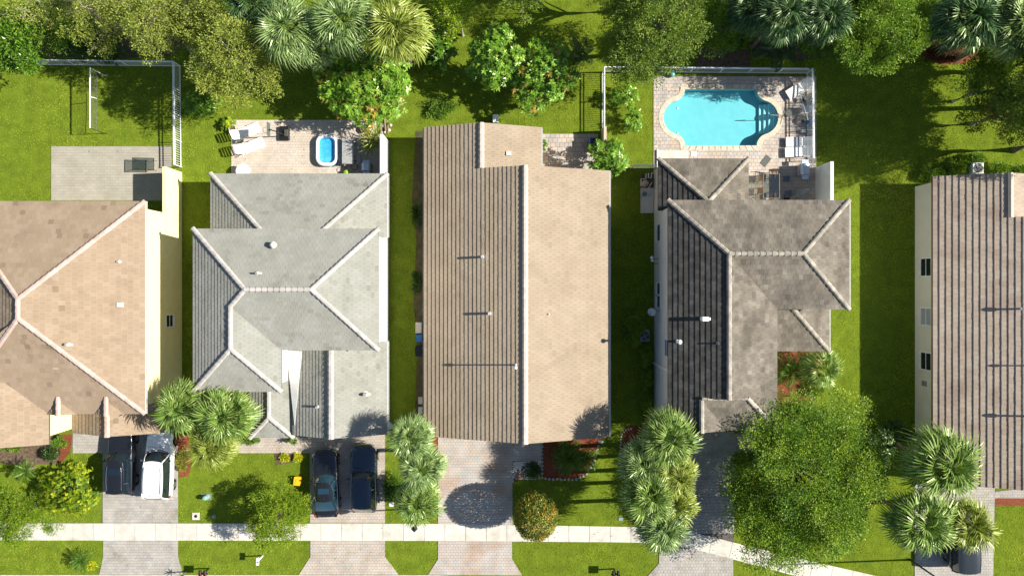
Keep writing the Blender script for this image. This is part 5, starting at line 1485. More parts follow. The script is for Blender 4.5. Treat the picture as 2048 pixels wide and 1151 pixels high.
    for j in range(9):
        k_ = j / 8
        a = side_t(-1, k_) ; c = side_t(1, k_)
        bow = rt[0].y * 0
        row = []
        for i in range(9):
            u = i / 8; q = a.lerp(c, u)
            q.z += .075 * (1 - (2 * u - 1) ** 4) * (1 - .25 * abs(2 * k_ - 1) ** 3)
            q.y += (.12 * max(0, 2 * k_ - 1) - .07 * max(0, 1 - 2 * k_)) * (1 - (2 * u - 1) ** 2) * (1 if k_ in (0, 1) else abs(2 * k_ - 1))
            row.append(q + Vector((0, 0, .004)))
        rows.append(row)
    MB().grid(rows).build('roof', body_m, t, smooth=True)
    for s in (-1, 1):
        MB().tube([side_b(s, 1) + Vector((0, .02, 0)), side_b(s, 1).lerp(side_t(s, 1), .5) + Vector((s * .02, 0, .02)), side_t(s, 1)], [.045, .04, .045], 6).build('pillar', body_m, t, smooth=True)
        MB().tube([side_b(s, 0), side_b(s, 0).lerp(side_t(s, 0), .5) + Vector((s * .02, -.02, .02)), side_t(s, 0)], [.07, .06, .05], 6).build('pillar', body_m, t, smooth=True)
        MB().tube([side_t(s, k_) + Vector((s * .01, 0, .005)) for k_ in K], .022, 6).build('roof_edge', body_m, t, smooth=True)
        MB().tube([side_b(s, k_) + Vector((s * .02, 0, 0)) for k_ in K], .026, 6).build('window_trim', trim, t, smooth=True)
        # mirror
        q = side_b(s, .86)
        MB().lathe((0, 0, -.06), [(.02, 0), (.10, .02), (.115, .07), (.09, .12), (.02, .14)], 10).build('wing_mirror', body_m, t, smooth=True, loc=(s * (hw + .10), q.y, belt + .07)).scale = (1.05, .65, 1)
        # lamps
        b = MB(); b.grid([[Vector((s * hw * a, L_ * f, z)) for a, f in ((.60, .474), (.74, .462), (.86, .435), (.915, .395))] for z in (.66, .74, .80)])
        b.build('headlight', LAMP, t, smooth=True).location = (s * .014, .022, .03)
        b = MB(); b.grid([[Vector((s * hw * a, L_ * f, z)) for a, f in ((.62, -.490), (.80, -.480), (.90, -.462), (.955, -.425))] for z in (.72, .84, .95)])
        b.build('tail_light', REDL, t, smooth=True).location = (s * .022, -.022, .02)
        for fy in (.325, -.305):
            wheel = MB().tube([(s * (hw - .20), 0, 0), (s * (hw - .02), 0, 0)], .34, 22).build('wheel', RUBBER, t, loc=(0, L_ * fy, .34))
            b = MB()
            b.tube([(s * (hw - .03), 0, 0), (s * (hw - .004), 0, 0)], .215, 18)
            b.build('rim', rimm or RIM, wheel, smooth=False)
            q = MB(); q.tube([(s * (hw - .25), 0, 0), (s * (hw - .0165), 0, 0)], .40, 22); q.build('wheel_arch', RUBBER, t, loc=(0, L_ * fy, .36))
    if rails:
        for s in (-1, 1):
            P = [side_t(s, k_) + Vector((-s * .10, 0, .085)) for k_ in (.12, .3, .5, .7, .84)]
            P = [P[0] - Vector((0, .05, .05))] + P + [P[-1] + Vector((0, .06, -.05))]
            MB().tube(P, .024, 6).build('roof_rail', rails, t, smooth=True)
    if sunroof:
        a, c = sunroof; yy0, yy1 = r0 + (r1 - r0) * a, r0 + (r1 - r0) * c
        MB().box(-wt * .62, wt * .62, yy0, yy1, H - .02, H + .012).build('sunroof', glass or GLASS, t, bevel=.01)
    if antenna:
        MB().tube([(0, r0 + .22, H - .02), (0, r0 + .16, H + .05), (0, r0 + .05, H + .06)], [.035, .025, .008], 6).build('antenna', body_m, t, smooth=True)
    MB().tube([(-hw * .7, L_ * gb[1] + .02, belt + .04), (-hw * .15, L_ * gb[1] - .06, belt + .075)], .011, 5).tube([(hw * .05, L_ * gb[1] + .05, belt + .055), (hw * .55, L_ * gb[1] - .12, belt + .07)], .011, 5).build('wiper', BLACKP, t)
    if chrome_nose:
        b = MB(); b.box(-.42, .42, L_ * .492, L_ * .503, .45, .72); b.build('grille', CHROME, t, bevel=.02)
        for s in (-1, 1): MB().grid([[Vector((s * hw * a, L_ * f, z)) for a, f in ((.30, .488), (.55, .482), (.72, .462))] for z in (.70, .785)]).build('hood_trim', CHROME, t, smooth=True).location = (0, .02, .05)
    b = MB(); b.box(-.26, .26, -L_ * .497 - .012, -L_ * .497, .62, .74); b.build('licence_plate', WPLAS, t)
    MB().tube([(-hw * .60, -L_ * .47, .98 * (boot or belt) / 1.02), (hw * .60, -L_ * .47, .98 * (boot or belt) / 1.02)], .014, 5).build('rear_trim', trim, t)
    return t
PBLK = paint('black_car_paint', (0.010, 0.011, 0.014)); PSKY = paint('sky_tinted_car_paint', (0.013, 0.027, 0.052), metal=.0); PWHT = paint('white_car_paint', (0.80, 0.80, 0.79), coat=.4)  # crossover's black paint has the sky's blue reflection in its base colour
PGRN = paint('dark_grey_car_paint', (0.022, 0.027, 0.030), metal=.2)
car(240, 922, .9, 0, 'black estate car with silver roof rails and red tail lamp beside the white car', PBLK, L_=4.75, W=1.86, H=1.72, rails=CHROME, sunroof=(.60, .82), gb=(-.485, .20), gr=(-.43, .02), trim=CHROME)
car(316, 929, .9, R(-2), 'white people carrier with dark roof rails on the left driveway', PWHT, L_=5.0, W=1.96, H=1.75, rails=GREY, gb=(-.475, .26), gr=(-.42, .07), wf=.86)
car(651, 966, .8, R(2), 'black saloon with chrome nose and sunroof beside the yellow box', PBLK, L_=4.85, W=1.86, H=1.45, belt=.93, hood=.90, boot=.98, gb=(-.40, .19), gr=(-.22, .015), sunroof=(.42, .78), chrome_nose=True, trim=CHROME, wf=.78, glass=mat('sky_reflection_glass', (0.012, 0.040, 0.058), rough=.02, spec=1.0, coat=.8))  # saloon glass: blue base colour stands in for the reflected sky
car(727, 957, .9, 0, 'black crossover car with plain roof on the peach driveway', PSKY, trim=CHROME, L_=4.85, W=1.92, H=1.66, gb=(-.47, .17), gr=(-.385, .02), wf=.80)
car(1925, 1078, .9, 0, 'dark grey boxy off-roader half hidden by the lower right palms', PGRN, L_=4.4, W=1.85, H=1.80, gb=(-.49, .17), gr=(-.47, .06), wf=.98, antenna=False)
car(1948, 1012, .9, 0, 'silver-grey car mostly hidden under the lower right palms', paint('silver_car_paint', (0.32, 0.33, 0.35), metal=.6), L_=4.5, W=1.8, H=1.5) if False else None

# ------------------------------------------------------------------ garden of house 1: net and glass table
NET = mat('net_cord', (0.10, 0.10, 0.10), rough=.9)
x0n, y0n = G(209, 267); y1n = G(209, 151)[1]; hN = 1.79
t = empty('badminton_net', (x0n, y0n, 0), label='white framed sports net standing on the lawn inside the left fence', cat='sports net')
Ln = y1n - y0n
for yy in (0, Ln): MB().tube([(0, yy, 0), (0, yy, hN)], .022, 7).box(-.25, .25, yy - .03, yy + .03, 0, .03).build('post', PVC if yy else BLACKP, t)
MB().tube([(0, 0, hN), (0, Ln, hN)], .045, 7).build('top_bar', WPLAS, t)
b = MB(); zb_ = 1.02
sag = lambda yy: -.07 * math.sin(math.pi * yy / Ln)
for i in range(61):
    yy = Ln * i / 60; b.box(-.003, .003, yy - .003, yy + .003, zb_ + sag(yy), hN)
for j in range(9):
    b.tube([(0, Ln * i / 10, zb_ + (hN - zb_) * j / 9 + sag(Ln * i / 10) * (1 - j / 9)) for i in range(11)], .003 if j else .018, 4)
b.build('net', NET, t)
MB().tube([(-.02, Ln * .52, hN), (.04, Ln * .53, (hN + zb_) / 2), (0, Ln * .54, zb_ - .05)], .025, 6).build('strap', WPLAS, t)

TBG = bpy.data.materials.new('table_glass'); TBG.use_nodes = True
N = TBG.node_tree.nodes; L = TBG.node_tree.links; N.remove(N['Principled BSDF'])
a_t = N.new('ShaderNodeBsdfTransparent'); a_t.inputs['Color'].default_value = (.62, .66, .62, 1); a_g = N.new('ShaderNodeBsdfGlossy'); a_g.inputs['Roughness'].default_value = .05
a_m = N.new('ShaderNodeMixShader'); a_m.inputs['Fac'].default_value = .12
L.new(a_t.outputs[0], a_m.inputs[1]); L.new(a_g.outputs[0], a_m.inputs[2]); L.new(a_m.outputs[0], N['Material Output'].inputs['Surface'])
def glass_table(px, py, w, d, z, rz, label, frame_m, name='glass_table', z0=.045):
    x, y = G(px, py, z)
    t = empty(name, (x, y, z0), rz, label=label, cat='table'); z -= z0
    MB().box(-w / 2, w / 2, -d / 2, d / 2, z - .008, z).build('tabletop', TBG, t)
    f = MB(); q = .025
    for a in (-1, 1):
        f.box(a * w / 2 - q / 2, a * w / 2 + q / 2, -d / 2 - q / 2, d / 2 + q / 2, z - .035, z + .006); f.box(-w / 2 + q / 2, w / 2 - q / 2, a * d / 2 - q / 2, a * d / 2 + q / 2, z - .034, z + .005)
    f.build('rim', frame_m, t)
    for a in (-1, 1):
        for c in (-1, 1): MB().tube([(a * w * .49, c * d * .48, z - .03), (a * w * .36, c * d * .30, z * .5), (a * w * .42, c * d * .42, 0)], .017, 6).build('leg', frame_m, t)
    return t
DKM = mat('dark_metal', (0.05, 0.05, 0.05), rough=.5)
glass_table(286, 328, 1.55, .88, .72, R(-1), 'glass topped patio table with thin dark frame on the sage grey patio', DKM)
for i, xx in enumerate((179, 236)):
    x, y = G(xx, 303); tag(MB().cyl((x, y, .04), .06, .02, 12).build('drain_cap', GREY), ['left', 'right'][i] + ' small round drain cap on the sage grey patio', 'drain cap', 'drain caps on the patio')

# ------------------------------------------------------------------ loungers
def lounger(px, py, rz, label, m, L_=1.9, w=.64, back=42, z0=.045, slats=True, name='sun_lounger', group='sun loungers', cloth=None, cm=None):
    """head end is +y"""
    x, y = G(px, py, .3)
    t = empty(name, (x, y, z0), rz, label=label, cat='sun lounger', group=group)
    sb = L_ * .12
    f = MB()
    for s in (-1, 1): f.tube([(s * w / 2, -L_ / 2, .26), (s * w / 2, -L_ * .2, .33), (s * w / 2, L_ * .45, .33)], .028, 7)
    f.tube([(-w / 2, -L_ / 2, .26), (w / 2, -L_ / 2, .26)], .028, 7); f.build('frame', m, t, smooth=True)
    b = MB(); nS = 13
    for i in range(nS):
        yy = -L_ * .47 + (sb + L_ * .47) * i / (nS - 1); zz = .27 + .07 * math.sin(min(1, i / nS * 1.4) * 1.57)
        b.box(-w / 2 + .03, w / 2 - .03, yy - .043, yy + .043, zz, zz + .02)
    b.build('seat', m, t)
    bl = L_ * .40; ca, sa = math.cos(R(back)), math.sin(R(back)); b = MB()
    M_ = Matrix.Translation((0, sb + .06, .35)) @ Matrix.Rotation(R(back), 4, 'X')
    for i in range(8):
        yy = bl * i / 7; ww = w / 2 - .02 - (.05 if i == 7 else 0); b.box(-ww, ww, yy - .040, yy + .040, 0, .02, M_)
    for s in (-1, 1): b.tube([M_ @ Vector((s * (w / 2 - .01), -.05, 0)), M_ @ Vector((s * (w / 2 - .01), bl * .9, 0)), M_ @ Vector((s * (w / 2 - .08), bl + .05, 0))], .022, 6)
    b.tube([M_ @ Vector((-(w / 2 - .08), bl + .05, 0)), M_ @ Vector((w / 2 - .08, bl + .05, 0))], .022, 6)
    b.build('backrest', m, t)
    for s in (-1, 1):
        for yy in (-L_ * .36, L_ * .34): MB().tube([(s * w * .48, yy, .31), (s * w * .48, yy + .04 * (1 if yy > 0 else -1), 0)], .024, 6).build('leg', m, t)
        MB().tube([(s * (w / 2 + .03), -L_ * .02, .34), (s * (w / 2 + .03), -L_ * .0, .52), (s * (w / 2 + .03), L_ * .16, .52), (s * (w / 2 + .02), L_ * .2, .38)], .022, 6).build('armrest', m, t)
    if cloth:
        c0, c1 = cloth
        b = MB(); P = [-L_ * .45 + (L_ * .57) * (c0 + (c1 - c0) * i / 5) for i in range(6)]
        b.grid([[(u, yy, .375 + random.uniform(-.006, .006)) for u in (-w / 2 - .01, -w * .2, 0, w * .2, w / 2 + .01)] for yy in P]); b.build('towel', cm, t)
    return t
CLOTH = mat('grey_cloth', (0.25, 0.28, 0.31), rough=.95)
lounger(492, 265, R(114), 'white sun lounger nearer the potted plant on the peach paved patio', WPLAS, L_=2.1, w=.72, back=52)
lounger(500, 294, R(112), 'white sun lounger below its twin on the peach paved patio', WPLAS, L_=2.1, w=.72, back=50)
GP_ = 'white plastic loungers by the pool'
lounger(1597, 178, R(-58), 'white plastic lounger set askew at the top right of the pool', WPLAS, L_=1.8, w=.72, back=35, group=GP_, cloth=None)
lounger(1597, 284, R(-90), 'upper of the two parallel white loungers, grey cloth on its middle', WPLAS, L_=1.8, w=.66, back=30, group=GP_, cloth=(.55, .98), cm=CLOTH)
lounger(1596, 304, R(-88), 'lower of the two parallel white loungers right of the pool', WPLAS, L_=1.85, w=.66, back=30, group=GP_)

# ------------------------------------------------------------------ patio of house 2
x, y = G(653, 300, .45)
t = empty('inflatable_pool', (x, y, .045), label='oval inflatable paddling pool, white ring and blue water, on the peach patio', cat='paddling pool')
def stadium(hx, hy, r_, n_=10):
    P = []
    for cx_, cy_, a0 in ((hx - r_, -hy + r_, -90), (hx - r_, hy - r_, 0), (-hx + r_, hy - r_, 90), (-hx + r_, -hy + r_, 180)):
        for i in range(n_): a = R(a0 + 90 * i / (n_ - 1)); P.append((cx_ + r_ * math.cos(a), cy_ + r_ * math.sin(a)))
    return P
WRING = mat('white_vinyl', (0.80, 0.80, 0.82), rough=.3, coat=.3); BVIN = mat('blue_vinyl', (0.06, 0.35, 0.70), rough=.3)
for j, (zc, mm) in enumerate(((.13, BVIN), (.33, WRING))):
    rr_ = .125; rows = []
    for k_ in range(10):
        a = 2 * math.pi * k_ / 10
        P = stadium(.82 - .14 + rr_ * math.cos(a), 1.16 - .14 + rr_ * math.cos(a), .48 + rr_ * math.cos(a))
        rows.append([(p[0], p[1], zc + rr_ * math.sin(a)) for p in P])
    b = MB()
    for a, c in zip(rows, rows[1:] + rows[:1]): b.quadstrip(a, c, True)
    b.build('ring', mm, t, smooth=True)
BWAT = mat('blue_pool_floor', (0.03, 0.32, 0.66), (0.10, 0.45, 0.74), rough=.12, scale=2.2, spec=.5, bump=.9, bscale=2.5)
flat_obj('water', [stadium(.60, .94, .4)], .20, BWAT, t)
def bar_grill(px, py, z0, rz, label, body_m, lid_m, w=1.0, side=True):
    x, y = G(px, py, .9)
    t = empty('barbecue', (x, y, z0), rz, label=label, cat='barbecue')
    MB().box(-.30, .30, -w * .34, w * .34, .12, .80).build('cabinet', body_m, t)
    b = MB(); rows = [[(.30 * math.cos(R(a)), yy, .82 + .24 * math.sin(R(a))) for a in range(0, 181, 20)] for yy in (-w * .33, w * .33)]
    b.quadstrip(*rows); b.poly(rows[0]); b.poly(rows[1][::-1]); b.build('lid', lid_m, t, smooth=False)
    for s in (-1, 1): MB().box(-.24, .24, s * w * .36 if s > 0 else -w * .62, w * .62 if s > 0 else -w * .36, .80, .83).build('side_shelf', lid_m, t)
    MB().box(-.36, -.30, -w * .32, w * .32, .74, .82).build('control_panel', lid_m, t)
    b = MB()
    for i in range(5): b.tube([(-.36, -w * .25 + i * w * .125, .78), (-.40, -w * .25 + i * w * .125, .78)], .025, 8)
    b.build('knob', BLACKP, t)
    MB().tube([(-.33, -w * .25, .95), (-.36, -w * .2, .96), (-.36, w * .2, .96), (-.33, w * .25, .95)], .014, 6).build('handle', STEEL, t)
    for s in (-1, 1):
        for a in (-.25, .25): MB().cyl((a, s * w * .3, 0), .05, .12, 10).build('wheel', RUBBER, t)
    return t
LIDM = mat('lid_steel', (0.50, 0.54, 0.60), rough=.35, metal=.5)
bar_grill(1611, 338, .045, 0, 'stainless steel barbecue against the fence at the corner of the pool deck', LIDM, LIDM, 1.15)
bar_grill(732, 334, .045, 0, 'small barbecue with silver lid in the shade of the white privacy wall', GREY, LIDM, .8)
# wooden picnic table with benches
x, y = G(696, 302, .75)
t = empty('picnic_table', (x, y, .045), label='grey picnic table between the paddling pool and the yucca', cat='table')
TT = mat('grey_tabletop', (0.36, 0.36, 0.35), (0.27, 0.27, 0.27), rough=.7, scale=5)
pl = MB().box(-.066, .066, -.92, .92, .70, .735).mesh('plank', TT)
for i in range(6): link('plank', pl, (-.355 + i * .142, 0, 0), t)
pb = MB().box(-.12, .12, -.90, .90, .42, .45).mesh('bench_seat', TT)
for s in (-1, 1): link('bench_seat', pb, (s * .66, 0, 0), t)
for yy in (-.65, .65):
    MB().box(-.72, .72, yy - .03, yy + .03, .36, .42).build('crossbar', DKM, t)
    for s in (-1, 1): MB().tube([(s * .25, yy, .70), (s * .62, yy, 0)], .03, 6).build('leg', DKM, t)
x, y = G(690, 328, .8); tag(MB().lathe((x, y, .782), [(.03, 0), (.045, .03), (.03, .09)], 10).build('red_cup', mat('red_plastic', (.55, .02, .02), rough=.4)), 'small red cup standing on the grey picnic table', 'cup')
# yucca in a pot and other pots
strap_plant(748, 282, 1.35, 1.1, PLM['golden'], 'large yucca with spiky heads at the corner of the peach patio', heads=((0, 0, 1.3), (-.42, .35, 1.0), (-.35, -.42, .95), (.12, .5, .8)), nl=26, w=.036, seed=3, arch=.35)
TERRA = mat('terracotta', (0.33, 0.16, 0.09), (0.26, 0.13, 0.08), rough=.85)
def pot(px, py, r_, h_, m, label, z0=.045, fill=SOIL):
    x, y = G(px, py, h_); t = empty('plant_pot', (x, y, z0), label=label, cat='plant pot')
    MB().lathe((0, 0, 0), [(r_ * .7, 0), (r_ * .95, h_ * .8), (r_, h_ * .82), (r_, h_), (r_ * .86, h_), (r_ * .84, h_ * .9)], 18).build('pot_body', m, t, smooth=False)
    flat_obj('soil', [[(r_ * .85 * math.cos(a), r_ * .85 * math.sin(a)) for a in [k_ * math.pi / 8 for k_ in range(16)]]], h_ * .92, fill, t)
    return t
pot(465, 257, .27, .4, mat('pale_pot', (.6, .55, .45), rough=.8), 'round pale plant pot at the top of the peach patio')
bush(455, 247, .45, .45, .65, 'croton', 'leafy yellow-green potted shrub beside the round pale pot', seed=110, style='ros', per=8, leaf=(.26, .15), dens=6, tone0=.5, name='potted_shrub')
pot(728, 258, .26, .3, TERRA, 'empty terracotta ring pot left of the yucca'); pot(743, 251, .18, .3, GREY, 'small grey pot behind the yucca')
# logs and timber in the corner
b_ = [((760, 238), (762, 268), .09), ((769, 238), (771, 262), .07), ((776, 240), (776, 268), .05)]
for i, (p, q, r_) in enumerate(b_):
    P, Q = G3(*p, z=.15), G3(*q, z=.15)
    tag(MB().tube([P, Q], r_, 8).build('timber', WOOD), ['leftmost', 'middle', 'rightmost'][i] + ' weathered timber lying at the corner behind the yucca', 'timber', 'timbers behind the yucca')
for i, (xx, yy, rr_) in enumerate(((757, 243, .12), (767, 252, .14), (775, 246, .12), (770, 264, .11), (778, 260, .13), (781, 250, .12))):
    x, y = G(xx, yy, .1)
    o = MB().lathe((0, 0, 0), [(rr_ * .8, 0), (rr_, rr_ * .5), (rr_ * .7, rr_ * .9), (.02, rr_)], 7).build('stone', CONC, loc=(x, y, .0), rz=i)
    tag(o, ['leftmost pale stone beside the first timber', 'pale stone between the first two timbers', 'pale stone near the top of the right timber', 'lowest pale stone by the timbers', 'outermost pale stone right of the timbers', 'topmost right pale stone by the timbers'][i], 'stone', 'stones edging the timbers')
# basketball hoop
x, y = G(569, 264, .2)
t = empty('basketball_hoop', (x, y, .0), label='portable basketball stand, dark base and red rim, at the patio edge', cat='basketball stand')
MB().box(-.36, .36, -.62, .42, .045, .30).build('base', BLACKP, t, bevel=.06)
MB().tube([(.0, -.25, .3), (-.05, -.3, 1.6), (-.35, -.3, 2.4)], .04, 8).build('pole', BLACKP, t)
MB().box(-.50, -.46, -.72, .22, 1.9, 2.5).build('backboard', mat('green_board', (.10, .13, .11), rough=.5), t)
MB().tube([(-.62 + .2 * math.cos(a) - .12, -.25 + .2 * math.sin(a), 2.0) for a in [k_ * math.pi / 9 for k_ in range(19)]], .014, 5, caps=False).tube([(-.5, -.25, 2.0), (-.56, -.25, 2.0)], .04, 6).build('rim', mat('red_metal', (.6, .03, .03), rough=.4), t)
MB().box(.02, .30, -.35, .15, .30, .42).build('weight', mat('dark_olive', (.06, .065, .05), rough=.7), t, bevel=.04)
# white garden table just under the eave
x, y = G(486, 342, .7)
t = empty('round_table', (x, y, .045), label='round white garden table half under the rear eave of the grey roof', cat='table')
MB().lathe((0, 0, .66), [(.50, 0), (.52, .015), (.50, .03), (.02, .032)], 26).build('tabletop', WPLAS, t)
for k_ in range(4): MB().tube([(.34 * math.cos(k_ * 1.57 + .7), .34 * math.sin(k_ * 1.57 + .7), .66), (.40 * math.cos(k_ * 1.57 + .7), .40 * math.sin(k_ * 1.57 + .7), 0)], .025, 6).build('leg', WPLAS, t)
# bicycle lying near the picnic table
x, y = G(697, 336, .4)
t = empty('bicycle', (x, y, .06), R(20), label='small pink and white bicycle lying by the rear eave', cat='bicycle')
PINK = mat('pink_metal', (.62, .25, .32), rough=.4)
for xx in (-.42, .42): MB().tube([(xx + .24 * math.cos(a), .24 * math.sin(a) + .0, .05 + .10 * (1 + math.sin(a))) for a in [k_ * math.pi / 10 for k_ in range(21)]], .018, 5, caps=False).build('wheel', RUBBER, t)
MB().tube([(-.42, 0, .15), (-.1, .05, .2), (.3, .12, .28), (.42, 0, .15)], .018, 6).tube([(-.1, .05, .2), (-.15, .3, .3)], .016, 6).tube([(.3, .12, .28), (-.15, .25, .28)], .016, 6).build('frame', PINK, t)
MB().tube([(.26, .32, .2), (.32, .30, .32), (.28, .30, .48)], .015, 6).build('handlebar', WPLAS, t); MB().box(-.24, -.06, .28, .36, .28, .33).build('saddle', WPLAS, t, bevel=.02)
x, y = G(694, 346, .3); t = tag(MB().lathe((x, y, .045), [(.05, 0), (.24, .12), (.27, .27), (.2, .42), (.02, .5)], 14).build('play_ball', mat('lime_plastic', (.30, .52, .04), rough=.4), smooth=True), 'lime green ball touching the rear eave of the grey roof', 'ball')

# ------------------------------------------------------------------ pool garden furniture
glass_table(1543, 372, 1.75, 1.15, .73, R(90), 'rectangular glass dining table beside the weathered roof on the pool deck', mat('bronze', (.30, .24, .19), rough=.4))
def chair(px, py, rz, label, m, group='patio dining chairs', z0=.045, name='patio_chair', seat_m=None):
    x, y = G(px, py, .45)
    t = empty(name, (x, y, z0), rz, label=label, cat='chair', group=group)
    MB().box(-.23, .23, -.24, .24, .41, .44).build('seat', seat_m or m, t)
    M_ = Matrix.Translation((0, -.25, .44)) @ Matrix.Rotation(R(14), 4, 'X')
    b = MB(); b.box(-.22, .22, -.012, .012, .02, .50, M_); b.build('backrest', seat_m or m, t)
    for s in (-1, 1):
        for yy in (-.22, .22): MB().tube([(s * .22, yy, .42), (s * .24, yy * 1.1, 0)], .014, 5).build('leg', m, t)
        MB().tube([(s * .25, -.25, .62), (s * .26, .20, .62), (s * .25, .22, .43)], .016, 5).build('armrest', m, t)
    return t
BRZ = mat('bronze', (.30, .24, .19)); SLING = mat('brown_sling', (.24, .15, .09), (.18, .11, .07), rough=.8)
SLT = mat('slate_sling', (.11, .14, .16), rough=.7)
for i, (xx, yy, rz, lb, sm) in enumerate(((1524, 356, -90, 'brown chair at the upper left of the glass dining table', SLING), (1521, 382, -90, 'brown chair at the lower left of the glass dining table', SLING), (1545, 350, 180, 'chair at the top end of the glass dining table', SLING), (1546, 391, 0, 'chair at the lower end of the glass dining table', SLING), (1572, 358, 90, 'slate grey chair right of the glass dining table', SLT), (1576, 387, 95, 'slate grey chair in the shade nearest the weathered roof', SLT))):
    chair(xx, yy, R(rz), lb, BRZ, seat_m=sm)
t = empty('closed_parasol', G3(1608, 383, .9) * 1, label='folded pale parasol leaning at the privacy wall by the pool deck', cat='parasol'); t.location.z = .05
PAR = mat('parasol_cloth', (.45, .43, .40), (.36, .34, .32), rough=.9, scale=8)
d_ = Vector((.9, .35, .9)); b = MB()
rows = []
for k_, (f, rr_) in enumerate(((0, .02), (.08, .14), (.3, .19), (.6, .15), (.9, .07), (1, .015))):
    c = d_ * f + Vector((-.5, -.2, .1)); rows.append([c + Vector((0, math.cos(a) * rr_ * (1 + .25 * (j % 2)), math.sin(a) * rr_ * (1 + .25 * (j % 2)))) for j, a in enumerate([q * math.pi / 8 for q in range(16)])])
for a, c in zip(rows, rows[1:]): b.quadstrip(a, c, True)
b.build('canopy', PAR, t, smooth=True); MB().tube([(-.85, -.3, 0), Vector((-.5, -.2, .1)), d_ * 1.05 + Vector((-.5, -.2, .1))], .02, 6).build('pole', BLACKP, t)
MB().box(-1.1, -.7, -.5, -.1, 0, .06).build('base', BLACKP, t)
x, y = G(1531, 322); t = tag(MB().box(-.23, .23, -.38, .38, 0, .025).build('doormat', mat('mat_grey', (.13, .14, .12), (.09, .1, .085), rough=1, scale=30), loc=(x, y, .046), rz=R(-38)), 'grey-green doormat lying askew on the pool deck', 'doormat')
# bistro set and side tables along the fence
def side_table(px, py, r_, h_, m, label, group='round side tables by the pool'):
    x, y = G(px, py, h_); t = empty('side_table', (x, y, .045), label=label, cat='side table', group=group)
    MB().cyl((0, 0, h_), r_, .02, 20).build('tabletop', m, t); MB().cyl((0, 0, .02), .02, h_ - .02, 8).build('leg', DKM, t); MB().cyl((0, 0, 0), r_ * .6, .02, 14).build('base', DKM, t)
DKT = mat('dark_slatted', (.05, .06, .055), (.10, .10, .08), rough=.5, scale=20, stretch=(1, 8, 1))
for xx, yy, lb in ((1612, 197, 'upper dark round stool against the pool fence'), (1611, 239, 'lower dark round stool against the pool fence beside a blue toy')): side_table(xx, yy, .17, .45, DKT, lb, 'dark stools along the fence')
side_table(1577, 227, .24, .55, DKT, 'dark round table between the steps end of the pool and fence')
chair(1611, 220, R(100), 'small white folding chair between the two dark stools', WPLAS, 'garden chairs by the fence', seat_m=WPLAS)
x, y = G(1607, 262, .25); tag(MB().box(x - .14, x + .14, y - .10, y + .10, .045, .30).build('storage_box', WPLAS, bevel=.02), 'small white box by the fence above the parallel loungers', 'box')
x, y = G(1620, 243, .4); tag(MB().lathe((x, y, .045), [(.08, 0), (.14, .06), (.14, .3), (.05, .36)], 10).build('toy_bucket', mat('blue_plastic', (.05, .25, .60), rough=.4)), 'blue toy bucket at the pool fence', 'bucket')
x, y = G(1345, 148, .35); tag(MB().lathe((x, y, .045), [(.12, 0), (.19, .08), (.20, .22), (.13, .34), (.02, .38)], 14).build('pool_float', mat('teal_plastic', (.12, .34, .30), rough=.4), smooth=True), 'round teal container by the pool fence above the pool', 'container')
x, y = G(1306, 149, .1); tag(MB().cyl((x, y, .0), .09, .08, 12).build('standpipe_cover', WPLAS), 'small white valve cap on the grass at the pool fence', 'valve cap')
x, y = G(1388, 307, .15); tag(MB().box(x - .2, x + .2, y - .16, y + .16, .045, .075).build('skimmer_lid', WPLAS), 'square white skimmer lid beside the doorstep below the pool', 'skimmer lid')
tag(MB().tube([G3(1600, 187, .5), G3(1616, 240, 1.2)], .015, 6).build('pool_pole', WPLAS), 'long white pool pole leaning on the right fence', 'pole')
# black chest near plumeria
x, y = G(1184, 289, .7)
t = empty('wheeled_bin', (x, y, .045), label='dark blue wheeled bin in the corner of the square-paved patio', cat='bin')
NVB = mat('navy_plastic', (.012, .02, .05), rough=.4)
MB().box(-.25, .25, -.42, .42, .05, .75).build('bin_body', NVB, t, bevel=.03); MB().box(-.28, .28, -.45, .45, .755, .81).build('lid', NVB, t, bevel=.02)
for s in (-1, 1): MB().tube([(.2, s * .44, .1), (.2, s * .48, .1)], .1, 10).build('wheel', RUBBER, t)
# ------------------------------------------------------------------ machines around the houses
def ac_unit(px, py, w, h_, label, case_m, z0=.08, fan_r=.33):
    x, y = G(px, py, h_); t = empty('air_conditioner', (x, y, 0), label=label, cat='air conditioner', group='outdoor air conditioners')
    MB().box(-w / 2 - .08, w / 2 + .08, -w / 2 - .08, w / 2 + .08, 0, z0).build('pad', CONC, t)
    MB().box(-w / 2, w / 2, -w / 2, w / 2, z0 + .002, h_ - .02).build('casing', case_m, t, bevel=.03)
    MB().cyl((0, 0, h_ - .018), fan_r, .006, 24).build('fan_well', BLACKP, t)
    b = MB()
    for k_ in range(4):
        a = k_ * math.pi / 2 + .4; M_ = Matrix.Translation((0, 0, h_ - .004)) @ Matrix.Rotation(a, 4, 'Z') @ Matrix.Rotation(R(14), 4, 'X')
        b.box(.05, fan_r * .92, -.085, .085, -.0, .006, M_)
    b.cyl((0, 0, h_ - .01), .07, .03, 12); b.build('fan_blade', GREY, t)
    b = MB()
    for q in range(1, 6):
        rr_ = fan_r * q / 5; b.tube([(rr_ * math.cos(a), rr_ * math.sin(a), h_ + .022) for a in [k_ * math.pi / 10 for k_ in range(21)]], .005, 4, caps=False)
    b.tube([(-fan_r, 0, h_ + .022), (fan_r, 0, h_ + .022)], .006, 4).tube([(0, -fan_r, h_ + .022), (0, fan_r, h_ + .022)], .006, 4)
    b.build('grille', DKM, t)
ac_unit(1290, 672, .70, .85, 'grey air conditioner in the hedge beside the pale wall', GREY, fan_r=.30)
ac_unit(1957, 336, .78, .9, 'white-cased air conditioner at the hedge behind the ribbed tile roof', WPLAS, fan_r=.34)
x, y = G(991, 237, .7)
